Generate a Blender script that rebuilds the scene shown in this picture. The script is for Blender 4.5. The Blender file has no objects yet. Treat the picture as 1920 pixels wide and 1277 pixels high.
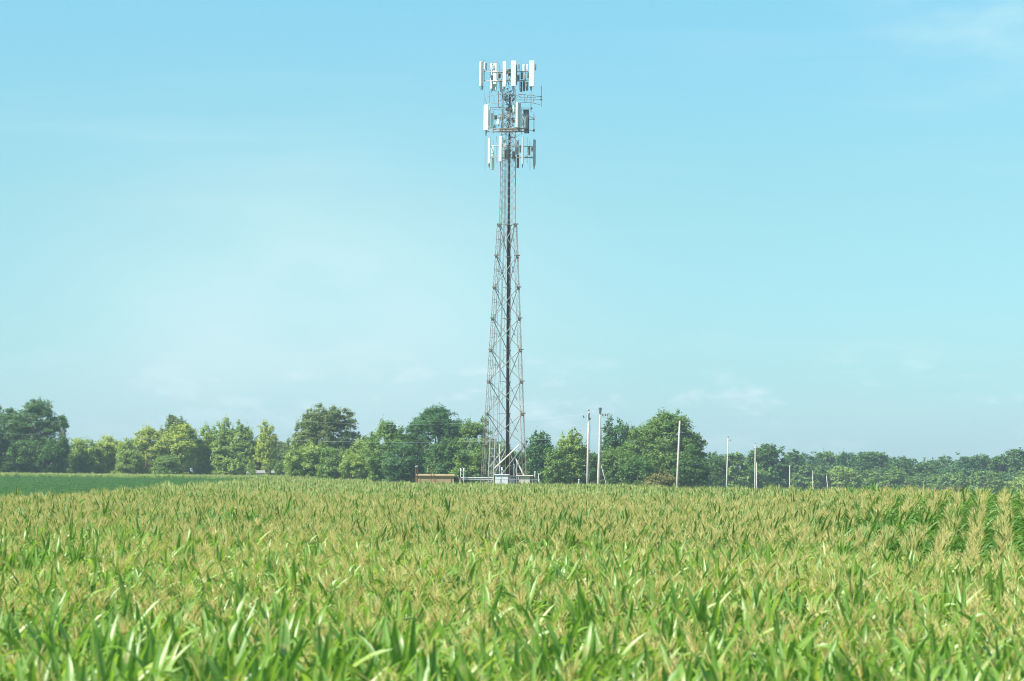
import bpy, math, random
import numpy as np
random.seed(3)
from mathutils import Matrix, Vector

# ------------------------------------------------------------------ camera, sky, sun, exposure
S = bpy.context.scene
COL = S.collection
FPX = 4533.0                      # focal length in photo pixels (85 mm on a 36 mm sensor)
PHI = math.atan(245.5 / FPX)      # looking slightly up
ROLL = math.radians(0.6)
CAMZ = 3.52
F_ = np.array([0, math.cos(PHI), math.sin(PHI)])
U0 = np.array([0, -math.sin(PHI), math.cos(PHI)])
R0 = np.array([1.0, 0, 0])
R_ = math.cos(ROLL) * R0 + math.sin(ROLL) * U0
U_ = -math.sin(ROLL) * R0 + math.cos(ROLL) * U0
cd = bpy.data.cameras.new('camera')
cam = bpy.data.objects.new('camera', cd)
COL.objects.link(cam)
cam.matrix_world = Matrix(((R_[0], U_[0], -F_[0], 0), (R_[1], U_[1], -F_[1], 0), (R_[2], U_[2], -F_[2], CAMZ), (0, 0, 0, 1)))
cd.lens = 85; cd.sensor_width = 36
cd.clip_start = 0.5; cd.clip_end = 20000
cd.dof.use_dof = True; cd.dof.focus_distance = 250; cd.dof.aperture_fstop = 3.4
S.camera = cam

SUN_EL, SUN_SIDE = 50, 62         # degrees above ground; degrees to the left of straight behind the camera
sx, sy = -math.sin(math.radians(SUN_SIDE)), -math.cos(math.radians(SUN_SIDE))
ce = math.cos(math.radians(SUN_EL))
sund = Vector((sx * ce, sy * ce, math.sin(math.radians(SUN_EL))))
sl = bpy.data.lights.new('sun', 'SUN'); sl.energy = 5.0; sl.angle = math.radians(0.53); sl.color = (1.0, 0.95, 0.86)
so = bpy.data.objects.new('sun', sl); COL.objects.link(so)
so.rotation_euler = sund.to_track_quat('Z', 'Y').to_euler(); so.location = (0, 0, 100)

W = bpy.data.worlds.new('World'); S.world = W; W.use_nodes = True
wn, wl = W.node_tree.nodes, W.node_tree.links
bg = wn['Background']; bg.inputs[1].default_value = 0.11
sky = wn.new('ShaderNodeTexSky'); sky.sky_type = 'NISHITA'; sky.sun_disc = False
sky.sun_elevation = math.radians(SUN_EL); sky.sun_rotation = math.atan2(sx, sy)
sky.air_density = 1.0; sky.dust_density = 0.4; sky.ozone_density = 2.5
tint = wn.new('ShaderNodeMix'); tint.data_type = 'RGBA'; tint.blend_type = 'MULTIPLY'; tint.inputs[0].default_value = 1
tint.inputs[7].default_value = (0.66, 0.97, 0.90, 1)
wl.new(sky.outputs[0], tint.inputs[6])
# thin high cloud and a few small fair-weather wisps low down
tc = wn.new('ShaderNodeTexCoord')
def wnoise(scale, loc, detail, lo, hi, rough=0.55, rot=(0, 0, 0)):
    mp = wn.new('ShaderNodeMapping'); mp.inputs['Scale'].default_value = scale; mp.inputs['Location'].default_value = loc
    mp.inputs['Rotation'].default_value = rot
    wl.new(tc.outputs['Generated'], mp.inputs[0])
    nz = wn.new('ShaderNodeTexNoise'); nz.inputs['Scale'].default_value = 1; nz.inputs['Detail'].default_value = detail
    nz.inputs['Roughness'].default_value = rough
    wl.new(mp.outputs[0], nz.inputs['Vector'])
    mr = wn.new('ShaderNodeMapRange'); mr.interpolation_type = 'SMOOTHSTEP'
    mr.inputs[1].default_value = lo; mr.inputs[2].default_value = hi
    wl.new(nz.outputs[0], mr.inputs[0])
    return mr.outputs[0]
def wmath(op, a, b):
    m = wn.new('ShaderNodeMath'); m.operation = op
    for i, v in enumerate((a, b)):
        if isinstance(v, (int, float)): m.inputs[i].default_value = v
        else: wl.new(v, m.inputs[i])
    return m.outputs[0]
sep = wn.new('ShaderNodeSeparateXYZ'); wl.new(tc.outputs['Generated'], sep.inputs[0])
def wblob(az, el, raz, rel):      # a soft bank of thin cloud centred on one part of the sky
    dx = wmath('DIVIDE', wmath('SUBTRACT', sep.outputs[0], az), raz)
    dz = wmath('DIVIDE', wmath('SUBTRACT', sep.outputs[2], el), rel)
    r2 = wmath('ADD', wmath('MULTIPLY', dx, dx), wmath('MULTIPLY', dz, dz))
    return wmath('POWER', 2.718, wmath('MULTIPLY', r2, -1.0))
veil = wmath('MULTIPLY', wblob(-0.085, 0.058, 0.085, 0.062), wnoise((7, 7, 14), (1.3, 0, 2.1), 4, 0.05, 0.62, 0.5))
streak = wmath('MULTIPLY', wnoise((4, 4, 50), (0.7, 3, 0.4), 5, 0.50, 0.80, 0.6, (0, 0.05, 0)), 0.11)
low = wmath('MULTIPLY', wmath('MULTIPLY', wblob(0.08, 0.030, 0.22, 0.016), wnoise((26, 26, 70), (3.1, 1, 0.6), 7, 0.50, 0.66, 0.62)), 0.8)
corner = wmath("MULTIPLY", wmath("MULTIPLY", wblob(0.20, 0.185, 0.05, 0.03), wnoise((14, 14, 40), (2.1, 5, 0.2), 6, 0.35, 0.8, 0.6, (0, 0.5, 0))), 0.45)
cf = wmath('ADD', wmath('ADD', wmath('MULTIPLY', veil, 0.62), streak), wmath('ADD', low, corner))
zr = wn.new('ShaderNodeMapRange'); zr.inputs[1].default_value = 0; zr.inputs[2].default_value = 0.2; wl.new(sep.outputs[2], zr.inputs[0])
ramp = wn.new('ShaderNodeValToRGB'); wl.new(zr.outputs[0], ramp.inputs[0])     # clear air close to the horizon stays pale blue
SKYRAMP = [(0, (.53, .59, .85)), (.25, (.62, .65, .78)), (.55, (.75, .74, .73)), (.95, (.83, .90, .86))]
while len(ramp.color_ramp.elements) < len(SKYRAMP): ramp.color_ramp.elements.new(.5)
for e_, (p_, c_) in zip(ramp.color_ramp.elements, SKYRAMP): e_.position = p_; e_.color = (*c_, 1)
t2 = wn.new('ShaderNodeMix'); t2.data_type = 'RGBA'; t2.blend_type = 'MULTIPLY'; t2.inputs[0].default_value = 1
wl.new(tint.outputs[2], t2.inputs[6]); wl.new(ramp.outputs[0], t2.inputs[7])
cm = wn.new('ShaderNodeMix'); cm.data_type = 'RGBA'; cm.clamp_factor = True
wl.new(cf, cm.inputs[0]); wl.new(t2.outputs[2], cm.inputs[6]); cm.inputs[7].default_value = (3.9, 4.8, 4.85, 1)
wl.new(cm.outputs[2], bg.inputs[0])

S.view_settings.view_transform = 'Standard'; S.view_settings.look = 'None'
S.view_settings.exposure = 0.95; S.view_settings.gamma = 1
S.cycles.filter_width = 1.0; S.cycles.volume_bounces = 0; S.cycles.max_bounces = 6; S.cycles.transparent_max_bounces = 8
S.cycles.diffuse_bounces = 3; S.cycles.glossy_bounces = 2

# ------------------------------------------------------------------ helpers
def P(px, py, d):
    """world point seen at photo pixel (px, py), d metres ahead"""
    v = F_ + R_ * (px - 960) / FPX + U_ * (638.5 - py) / FPX
    return np.array([0, 0, CAMZ]) + v * (d / v[1])

def sstep(t):
    t = np.clip(t, 0, 1); return t * t * (3 - 2 * t)

def G(x, y):
    """ground height"""
    x = np.asarray(x, float); y = np.asarray(y, float)
    yy = np.maximum(y, 5.0)
    u = np.clip(x / yy, -0.4, 0.4)
    c = np.interp(u, [0, .05, .07, .12, .155, .2, .3], [240, 215, 190, 130, 95, 86, 80])
    zc = np.interp(u, [-.1, 0, .07, .12, .155, .2, .3], [-.10, -.10, -.02, .36, .60, .64, .64])
    g = zc * sstep((yy - .6 * c) / (.4 * c))
    g = g - 0.2 * sstep((u - .08) / .08) * np.exp(-((yy - .56 * c) / (.12 * c)) ** 2)
    g = g - .45 * (1 - sstep((yy - 34) / 60))
    w = sstep((u - .025) / .07)
    t = np.maximum(yy - c, 0)
    g = g - w * 9.0 * (1 - np.exp(-(t / 260.0) ** 1.25))
    wl_ = sstep((-x - 18) / 22) * sstep((y - 190) / 175) * (1 - sstep((y - 378) / 20)) * (1 - sstep((-x - 260) / 200))
    g = g + 1.02 * wl_
    return g

def nz2(x, y, s, seed=0):
    """cheap smooth 2-D noise in -1..1"""
    a = np.sin(x / s * 1.7 + seed) * np.cos(y / s * 1.3 - seed * 2.1)
    b = np.sin(x / s * 0.83 + y / s * 1.1 + seed * 1.7) * np.cos(y / s * 0.57 - x / s * .9 + seed)
    c = np.sin((x * .6 - y * 1.9) / s + seed * 3.3)
    return (a + b + .6 * c) / 2.0

def tag(o, label=None, cat=None, group=None, kind=None):
    if label: o['label'] = label
    if cat: o['category'] = cat
    if group: o['group'] = group
    if kind: o['kind'] = kind
    return o

def empty(name, loc, label=None, cat=None, group=None):
    o = bpy.data.objects.new(name, None); o.location = [float(v) for v in loc]
    o.empty_display_size = 0.5
    COL.objects.link(o)
    return tag(o, label, cat, group)

class MB:
    """collects polygons, then links them as one mesh object"""
    def __init__(s): s.v = []; s.f = []; s.n = 0; s.at = {}
    def add(s, v, f):
        v = np.asarray(v, float)
        s.v.append(v); f = np.asarray(f); s.f.append(f + s.n); s.n += len(v)
    def box(s, c, size, rz=0, tilt=None):
        h = np.array(size) / 2.0
        q = np.array([(i, j, k) for i in (-1, 1) for j in (-1, 1) for k in (-1, 1)]) * h
        cz, szn = math.cos(rz), math.sin(rz)
        q = q @ np.array([[cz, szn, 0], [-szn, cz, 0], [0, 0, 1]])
        s.add(q + np.array(c), [(0, 1, 3, 2), (4, 6, 7, 5), (0, 4, 5, 1), (2, 3, 7, 6), (0, 2, 6, 4), (1, 5, 7, 3)])
        return s
    def rbox(s, c, size, rz=0, r=0.03):
        """box with chamfered vertical edges and top/bottom"""
        w, d, h = size
        r = min(r, w * .3, d * .3)
        def ring(ins, z):
            a, b = w / 2 - ins, d / 2 - ins
            return [(-a + r, -b, z), (a - r, -b, z), (a, -b + r, z), (a, b - r, z), (a - r, b, z), (-a + r, b, z), (-a, b - r, z), (-a, -b + r, z)]
        pts = np.array(ring(r * .7, -h / 2) + ring(0, -h / 2 + r) + ring(0, h / 2 - r) + ring(r * .7, h / 2))
        cz, szn = math.cos(rz), math.sin(rz)
        pts = pts @ np.array([[cz, szn, 0], [-szn, cz, 0], [0, 0, 1]]) + np.array(c)
        fs = []
        for k in range(3):
            for i in range(8):
                j = (i + 1) % 8
                fs.append((k * 8 + i, k * 8 + j, k * 8 + 8 + j, k * 8 + 8 + i))
        s.add(pts, fs)
        s.f.append([list(range(s.n - 8, s.n))]); s.f.append([list(range(s.n - 25, s.n - 33, -1))])
        return s
    def tube(s, pts, rad, n=6, caps=True):
        pts = [np.array(p, float) for p in pts]
        m = len(pts)
        rad = [rad] * m if isinstance(rad, (int, float)) else rad
        vs = []
        ref = None
        for i in range(m):
            t = pts[min(i + 1, m - 1)] - pts[max(i - 1, 0)]
            t = t / (np.linalg.norm(t) + 1e-9)
            if ref is None:
                ref = np.array([1.0, 0, 0]) if abs(t[0]) < .8 else np.array([0, 1.0, 0])
            a = np.cross(t, ref); a /= np.linalg.norm(a) + 1e-9
            b = np.cross(t, a); ref = np.cross(a, t)
            for k in range(n):
                q = 2 * math.pi * (k + .5) / n
                vs.append(pts[i] + rad[i] * (math.cos(q) * a + math.sin(q) * b))
        fs = []
        for i in range(m - 1):
            for k in range(n):
                l = (k + 1) % n
                fs.append((i * n + k, i * n + l, i * n + n + l, i * n + n + k))
        s.add(vs, fs)
        if caps:
            b0 = s.n - m * n
            s.f.append([list(range(b0 + n - 1, b0 - 1, -1))]); s.f.append([list(range(s.n - n, s.n))])
        return s
    def mesh(s, name, mats, smooth=False):
        me = bpy.data.meshes.new(name)
        v = np.concatenate(s.v)
        fl = []
        for f in s.f: fl.extend([tuple(int(i) for i in q) for q in f])
        me.from_pydata(v.tolist(), [], fl)
        for m in (mats if isinstance(mats, (list, tuple)) else [mats]): me.materials.append(m)
        if smooth: me.polygons.foreach_set('use_smooth', [True] * len(me.polygons))
        me.update(); return me
    def build(s, name, mat, parent=None, loc=None, smooth=False):
        o = bpy.data.objects.new(name, s.mesh(name, mat, smooth))
        if loc is not None: o.location = [float(a) for a in loc]
        COL.objects.link(o)
        if parent is not None: o.parent = parent
        return o

def quads_mesh(name, V, Q, mats, mi=None, attrs=None, smooth=False):
    """fast mesh from numpy: V (n,3), Q (m,4)"""
    me = bpy.data.meshes.new(name)
    m = len(Q)
    me.vertices.add(len(V)); me.vertices.foreach_set('co', np.asarray(V, np.float32).ravel())
    me.loops.add(m * 4); me.loops.foreach_set('vertex_index', np.asarray(Q, np.int32).ravel())
    me.polygons.add(m); me.polygons.foreach_set('loop_start', np.arange(0, 4 * m, 4, dtype=np.int32))
    for mt in mats: me.materials.append(mt)
    if mi is not None: me.polygons.foreach_set('material_index', np.asarray(mi, np.int32))
    if smooth: me.polygons.foreach_set('use_smooth', np.ones(m, bool))
    for k, a in (attrs or {}).items():
        at = me.attributes.new(k, 'FLOAT', 'POINT'); at.data.foreach_set('value', np.asarray(a, np.float32))
    me.update(calc_edges=True); me.validate()
    return me

# ------------------------------------------------------------------ materials
def mat(name, col, rough=.6, metal=0, noise=None, spec=.5, coords='Object'):
    m = bpy.data.materials.new(name); m.use_nodes = True
    nt = m.node_tree; b = nt.nodes['Principled BSDF']
    b.inputs['Roughness'].default_value = rough; b.inputs['Metallic'].default_value = metal
    b.inputs['Specular IOR Level'].default_value = spec
    b.inputs['Base Color'].default_value = (*col, 1)
    if noise:
        col2, scale, amt = noise
        t = nt.nodes.new('ShaderNodeTexCoord'); n = nt.nodes.new('ShaderNodeTexNoise')
        n.inputs['Scale'].default_value = scale; n.inputs['Detail'].default_value = 5
        nt.links.new(t.outputs[coords], n.inputs['Vector'])
        r = nt.nodes.new('ShaderNodeMapRange'); r.inputs[1].default_value = .38; r.inputs[2].default_value = .66
        r.inputs[4].default_value = amt
        nt.links.new(n.outputs[0], r.inputs[0])
        x = nt.nodes.new('ShaderNodeMix'); x.data_type = 'RGBA'
        x.inputs[6].default_value = (*col, 1); x.inputs[7].default_value = (*col2, 1)
        nt.links.new(r.outputs[0], x.inputs[0]); nt.links.new(x.outputs[2], b.inputs['Base Color'])
    return m

def leaf_mat(name, ramp, trans=.35, rough=.45, nscale=.35, spec=.5, midrib=None, tcol=1.6, island=True, objvar=0.0):
    """foliage: noise-driven colour between several leaf colours, part translucent"""
    m = bpy.data.materials.new(name); m.use_nodes = True
    nt = m.node_tree; L = nt.links; b = nt.nodes['Principled BSDF']; out = nt.nodes['Material Output']
    b.inputs['Roughness'].default_value = rough; b.inputs['Specular IOR Level'].default_value = spec
    t = nt.nodes.new('ShaderNodeTexCoord'); n = nt.nodes.new('ShaderNodeTexNoise')
    n.inputs['Scale'].default_value = nscale; n.inputs['Detail'].default_value = 3
    L.new(t.outputs['Object'], n.inputs['Vector'])
    g = nt.nodes.new('ShaderNodeNewGeometry')
    oi = nt.nodes.new('ShaderNodeObjectInfo')
    a = nt.nodes.new('ShaderNodeMath'); a.operation = 'MULTIPLY_ADD'
    L.new(g.outputs['Random Per Island'], a.inputs[0]); a.inputs[1].default_value = .5 if island else 0
    L.new(n.outputs[0], a.inputs[2])
    a2 = nt.nodes.new('ShaderNodeMath'); a2.operation = 'MULTIPLY_ADD'
    L.new(oi.outputs['Random'], a2.inputs[0]); a2.inputs[1].default_value = objvar; L.new(a.outputs[0], a2.inputs[2])
    r = nt.nodes.new('ShaderNodeMapRange'); r.inputs[1].default_value = .35
    r.inputs[2].default_value = .65 + (.5 if island else 0) + objvar
    L.new(a2.outputs[0], r.inputs[0])
    cr = nt.nodes.new('ShaderNodeValToRGB')
    while len(cr.color_ramp.elements) < len(ramp): cr.color_ramp.elements.new(.5)
    for e, (p, c) in zip(cr.color_ramp.elements, ramp): e.position = p; e.color = (*c, 1)
    L.new(r.outputs[0], cr.inputs[0])
    colour = cr.outputs[0]
    if midrib:
        at = nt.nodes.new('ShaderNodeAttribute'); at.attribute_name = 'edge'
        mr = nt.nodes.new('ShaderNodeMapRange'); mr.inputs[1].default_value = .05; mr.inputs[2].default_value = .22
        mr.inputs[3].default_value = .65; mr.inputs[4].default_value = 0
        L.new(at.outputs['Fac'], mr.inputs[0])
        x = nt.nodes.new('ShaderNodeMix'); x.data_type = 'RGBA'
        L.new(mr.outputs[0], x.inputs[0]); L.new(colour, x.inputs[6]); x.inputs[7].default_value = (*midrib, 1)
        n9 = nt.nodes.new('ShaderNodeTexNoise'); n9.inputs['Scale'].default_value = 7; n9.inputs['Detail'].default_value = 4
        L.new(t.outputs['Object'], n9.inputs['Vector'])
        m9 = nt.nodes.new('ShaderNodeMapRange'); m9.inputs[1].default_value = .60; m9.inputs[2].default_value = .68; m9.inputs[4].default_value = .75
        L.new(n9.outputs[0], m9.inputs[0])
        x9 = nt.nodes.new('ShaderNodeMix'); x9.data_type = 'RGBA'
        L.new(m9.outputs[0], x9.inputs[0]); L.new(x.outputs[2], x9.inputs[6]); x9.inputs[7].default_value = (.42, .40, .16, 1)
        colour = x9.outputs[2]
    L.new(colour, b.inputs['Base Color'])
    tr = nt.nodes.new('ShaderNodeBsdfTranslucent')
    tm = nt.nodes.new('ShaderNodeMix'); tm.data_type = 'RGBA'; tm.blend_type = 'MULTIPLY'; tm.inputs[0].default_value = 1
    L.new(colour, tm.inputs[6]); tm.inputs[7].default_value = (tcol, tcol, tcol * .55, 1)
    L.new(tm.outputs[2], tr.inputs[0])
    mx = nt.nodes.new('ShaderNodeMixShader'); mx.inputs[0].default_value = trans
    L.new(b.outputs[0], mx.inputs[1]); L.new(tr.outputs[0], mx.inputs[2]); L.new(mx.outputs[0], out.inputs[0])
    return m

M = {}
M['corn'] = leaf_mat('corn_leaf', [(0, (.075, .180, .028)), (.45, (.145, .285, .040)), (.8, (.25, .40, .06)), (1, (.46, .46, .13))],
                     trans=.38, rough=.40, nscale=1.1, midrib=(.32, .42, .16), objvar=.35, spec=.6)
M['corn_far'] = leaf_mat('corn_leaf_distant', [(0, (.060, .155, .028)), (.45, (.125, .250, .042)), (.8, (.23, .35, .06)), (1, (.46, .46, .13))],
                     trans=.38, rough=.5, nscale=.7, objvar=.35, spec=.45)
M['tassel'] = leaf_mat('corn_tassel', [(0, (.46, .43, .15)), (.5, (.68, .60, .26)), (1, (.82, .74, .42))], trans=.3, rough=.7, nscale=.8, tcol=1.1, objvar=.3)
M['stalk'] = leaf_mat('corn_stalk', [(0, (.14, .22, .05)), (1, (.28, .34, .10))], trans=.05, rough=.5, nscale=1)
M['soy'] = leaf_mat('soybean_leaf', [(0, (.036, .11, .022)), (.6, (.058, .165, .032)), (1, (.095, .22, .045))], trans=.25, rough=.5, nscale=.1, objvar=.2)
M['bark'] = mat('bark', (.13, .10, .075), .9, noise=((.22, .19, .15), 2.0, 1))
M['galv'] = mat('galvanised_steel', (.34, .36, .35), .5, .25, noise=((.33, .29, .24), 1.3, .8))
M['galv_rust'] = mat('weathered_steel', (.27, .26, .24), .6, .15, noise=((.27, .17, .11), 1.5, .8))
M['white'] = mat('white_radome', (.78, .80, .80), .45, noise=((.66, .69, .69), 3.0, .9))
M['white_shaded'] = mat('shade_toned_white_radome', (.58, .61, .61), .45, noise=((.50, .54, .54), 3.0, .9))  # white radome greyed so the colour carries the shade on its right face
M['grey'] = mat('grey_radome', (.48, .53, .53), .5, noise=((.40, .45, .45), 2.0, .8))
M['darkbox'] = mat('dark_housing', (.10, .13, .14), .5, .1, noise=((.17, .19, .19), 3.0, .8))
M['black'] = mat('black_cable_jacket', (.012, .014, .015), .45)
M['tan'] = mat('tan_painted_wall', (.39, .29, .15), .8, noise=((.34, .25, .13), 1.5, .8))
M['tanroof'] = mat('tan_roof_edge', (.52, .40, .22), .8, noise=((.44, .33, .18), 2.0, .8))
M['cream'] = mat('cream_painted_metal', (.62, .58, .48), .5, noise=((.52, .47, .37), 2.0, .7))
M['whitebox'] = mat('white_painted_metal', (.70, .74, .74), .45, noise=((.58, .62, .61), 1.5, .6))
M['rust'] = mat('rusty_post', (.17, .085, .05), .8, noise=((.11, .06, .04), 4.0, 1))
M['pole'] = mat('weathered_pole_wood', (.50, .46, .40), .85, noise=((.36, .33, .29), 2.0, .9))
M['pole_dark'] = mat('dark_pole_wood', (.26, .23, .20), .85, noise=((.17, .15, .13), 2.0, .9))
M['wire'] = mat('aluminium_wire', (.62, .64, .64), .4, .3)
M['wiredark'] = mat('dark_wire', (.08, .08, .08), .6)

def ground_mat():
    m = mat('field_soil', (.16, .115, .07), .95, noise=((.09, .13, .04), .35, 1))
    nt = m.node_tree; b = nt.nodes['Principled BSDF']
    t = nt.nodes.new('ShaderNodeTexCoord'); n = nt.nodes.new('ShaderNodeTexNoise'); n.inputs['Scale'].default_value = 6; n.inputs['Detail'].default_value = 8
    bp = nt.nodes.new('ShaderNodeBump'); bp.inputs['Strength'].default_value = .6; bp.inputs['Distance'].default_value = .1
    nt.links.new(t.outputs['Object'], n.inputs['Vector']); nt.links.new(n.outputs[0], bp.inputs['Height']); nt.links.new(bp.outputs[0], b.inputs['Normal'])
    return m
M['soil'] = ground_mat()

# ------------------------------------------------------------------ ground
def build_ground():
    ys = np.unique(np.concatenate([np.array([-2600, -1200, -500, -200, -80, -30]), np.arange(-10, 120, 3.), np.arange(120, 460, 6.),
                                   np.arange(460, 1000, 25.), np.array([1100, 1300, 1700, 2600])]))
    xs = np.unique(np.concatenate([-np.geomspace(100, 2600, 12), np.arange(-100, 100.1, 3.5), np.geomspace(100, 2600, 14)]))
    X, Y = np.meshgrid(xs, ys)
    Z = G(X, Y)
    V = np.stack([X, Y, Z], -1).reshape(-1, 3)
    nx, ny = len(xs), len(ys)
    i = np.arange((ny - 1) * (nx - 1)); r, c = i // (nx - 1), i % (nx - 1)
    a = r * nx + c
    me = quads_mesh('ground', V, np.stack([a, a + 1, a + nx + 1, a + nx], 1), [M['soil']], smooth=True)
    o = bpy.data.objects.new('ground', me); COL.objects.link(o); tag(o, kind='structure')
build_ground()

# ------------------------------------------------------------------ corn
def leaf_strip(rng, base, az, L, Wd, e0, bend, seg, across, twist=0.3):
    """one arching maize leaf: returns verts, quads, edge attribute"""
    s = np.linspace(0, 1, seg + 1)
    e = e0 - bend * s ** 1.4
    ds = L / seg
    hx = np.concatenate([[0], np.cumsum(np.cos((e[:-1] + e[1:]) / 2) * ds)])
    hz = np.concatenate([[0], np.cumsum(np.sin((e[:-1] + e[1:]) / 2) * ds)])
    side = rng.normal(0, .06) * s ** 2 * L
    w = Wd * np.minimum(1, (.35 + s / .22)) * np.clip(1 - s ** 2.6, 0, 1) ** .8
    w[-1] = .004
    ca, sa = math.cos(az), math.sin(az)
    ctr = np.stack([hx, side, hz], 1)
    tw = twist * s * rng.choice([-1, 1]) + rng.normal(0, .15)
    nrm = np.stack([-np.sin(e), 0 * e, np.cos(e)], 1)
    lat = np.stack([0 * e, np.ones_like(e), 0 * e], 1)
    latr = lat * np.cos(tw)[:, None] + nrm * np.sin(tw)[:, None]
    nrr = nrm * np.cos(tw)[:, None] - lat * np.sin(tw)[:, None]
    js = np.linspace(-1, 1, across)
    V, E = [], []
    wav = rng.uniform(0, 6.28)
    for j in js:
        fold = .22 * abs(j) + (.10 * abs(j) * np.sin(s * 14 + wav + (2 if j > 0 else 0)) if across > 2 else 0)
        V.append(ctr + latr * (j * w / 2)[:, None] + nrr * (fold * w)[:, None])
        E.append(np.full(seg + 1, abs(j)))
    V = np.stack(V, 1).reshape(-1, 3); E = np.stack(E, 1).ravel()
    V = V @ np.array([[ca, sa, 0], [-sa, ca, 0], [0, 0, 1]]) + np.array(base)
    a = (np.arange(seg)[:, None] * across + np.arange(across - 1)[None]).ravel()
    return V, np.stack([a, a + 1, a + across + 1, a + across], 1), E

def corn_parts(seed, lod, tassel=True, H=1.97, off=(0, 0)):
    """returns dict part -> (V, Q, E)"""
    rng = np.random.default_rng(seed)
    lean = rng.normal(0, .035, 2)
    def at(z): return np.array([off[0] + lean[0] * z, off[1] + lean[1] * z, z])
    leaves, stk, tas = [], [], []
    n = {0: 12, 1: 8, 2: 6}[lod]
    seg = {0: 9, 1: 6, 2: 4}[lod]; across = {0: 3, 1: 3, 2: 2}[lod]
    zs = np.linspace(H - .04, .35 if lod == 0 else (.7 if lod == 1 else 1.0), n)
    az0 = rng.uniform(0, 6.28)
    for i, z in enumerate(zs):
        az = az0 + i * math.pi + rng.normal(0, .45)
        up = i / (n - 1)
        L = (.45 + .58 * min(1, up * 2.4) + rng.normal(0, .06)) * (1, .95, .92)[lod] + (.12 if not tassel and up < .5 else 0)
        e0 = math.radians(np.clip(rng.normal(74 - 14 * up, 8), 40, 88))
        bend = math.radians(np.clip(rng.normal(34 + 95 * min(1, up * 1.6), 34), 6, 170))
        leaves.append(leaf_strip(rng, at(z), az, L, ((.082, .070, .064)[lod] + .028 * min(1, up * 2)) * (1.15 if lod == 2 else 1) * rng.uniform(.85, 1.12), e0, bend, seg, across, twist=rng.uniform(0, 1.0)))
    ns = {0: 6, 1: 4, 2: 3}[lod]
    mb = MB(); mb.tube([at(0), at(H * .6), at(H), at(H + .12)], [.016, .013, .008, .004], ns, caps=False)
    V = np.concatenate(mb.v); Q = np.concatenate([np.array(f) for f in mb.f]); stk.append((V, Q, np.ones(len(V))))
    if tassel:
        nb = {0: rng.integers(14, 20), 1: rng.integers(11, 15), 2: 9}[lod]
        top = at(H)
        for k in range(int(nb)):
            if k == 0: L, e, b0 = rng.uniform(.32, .42), math.radians(88), 0
            else: L, e, b0 = rng.uniform(.17, .26), math.radians(rng.normal(68, 8)), rng.uniform(.06, .19)
            v, q, _ = leaf_strip(rng, top + np.array([0, 0, b0]), rng.uniform(0, 6.28), L, {0: .0085, 1: .0105, 2: .029}[lod], e,
                                 math.radians(rng.uniform(0, 40)) if k else .1, {0: 4, 1: 2, 2: 1}[lod], 2, twist=1.5)
            if lod < 2:      # a second ribbon at right angles so that a branch has body from every side
                ctr = v.reshape(-1, 2, 3).mean(1); half = (v.reshape(-1, 2, 3)[:, 1] - ctr)
                d = np.gradient(ctr, axis=0); d /= np.linalg.norm(d, axis=1)[:, None] + 1e-9
                h2 = np.cross(d, half)
                v2 = np.stack([ctr - h2, ctr + h2], 1).reshape(-1, 3)
                tas.append((v2, q, np.ones(len(v2))))
            tas.append((v, q, np.ones(len(v))))
    return {'foliage': leaves, 'stalk': stk, 'tassel': tas}

def join(parts):
    V, Q, E, n = [], [], [], 0
    for v, q, e in parts:
        V.append(v); Q.append(q + n); E.append(e); n += len(v)
    return np.concatenate(V), np.concatenate(Q), np.concatenate(E)

# sources for the instanced part of the field (in a collection of their own that is not part of the scene)
def src_collection(name, meshes):
    c = bpy.data.collections.new(name)
    for i, me in enumerate(meshes):
        o = bpy.data.objects.new(f'{name}_{i:02d}', me); c.objects.link(o)
    return c

def full_mesh(name, plants, leafmat):
    V, Q, E, mi = [], [], [], []; n = 0
    for p in plants:
        for k, key in enumerate(('foliage', 'tassel', 'stalk')):
            if not p[key]: continue
            v, q, e = join(p[key]); V.append(v); Q.append(q + n); E.append(e); mi.append(np.full(len(q), k)); n += len(v)
    return quads_mesh(name, np.concatenate(V), np.concatenate(Q), [leafmat, M['tassel'], M['stalk']], np.concatenate(mi), {'edge': np.concatenate(E)}, smooth=True)

near_parts = [corn_parts(100 + i, 0, tassel=i < 10, H=(1.97 if i < 10 else 2.0)) for i in range(14)]
near_src = src_collection('corn_near', [full_mesh('corn_near', [p], M['corn']) for p in near_parts])
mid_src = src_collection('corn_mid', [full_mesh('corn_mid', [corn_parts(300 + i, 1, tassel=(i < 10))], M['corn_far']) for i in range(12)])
far_meshes = []
for i in range(12):
    rng = np.random.default_rng(700 + i)
    pl = [corn_parts(900 + i * 10 + j, 2, tassel=rng.random() > .08, H=1.97 + rng.normal(0, .07), off=(rng.normal(0, .05), (j - 2.5) * .17)) for j in range(6)]
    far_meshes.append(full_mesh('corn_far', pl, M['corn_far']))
far_src = src_collection('corn_far', far_meshes)

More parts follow.
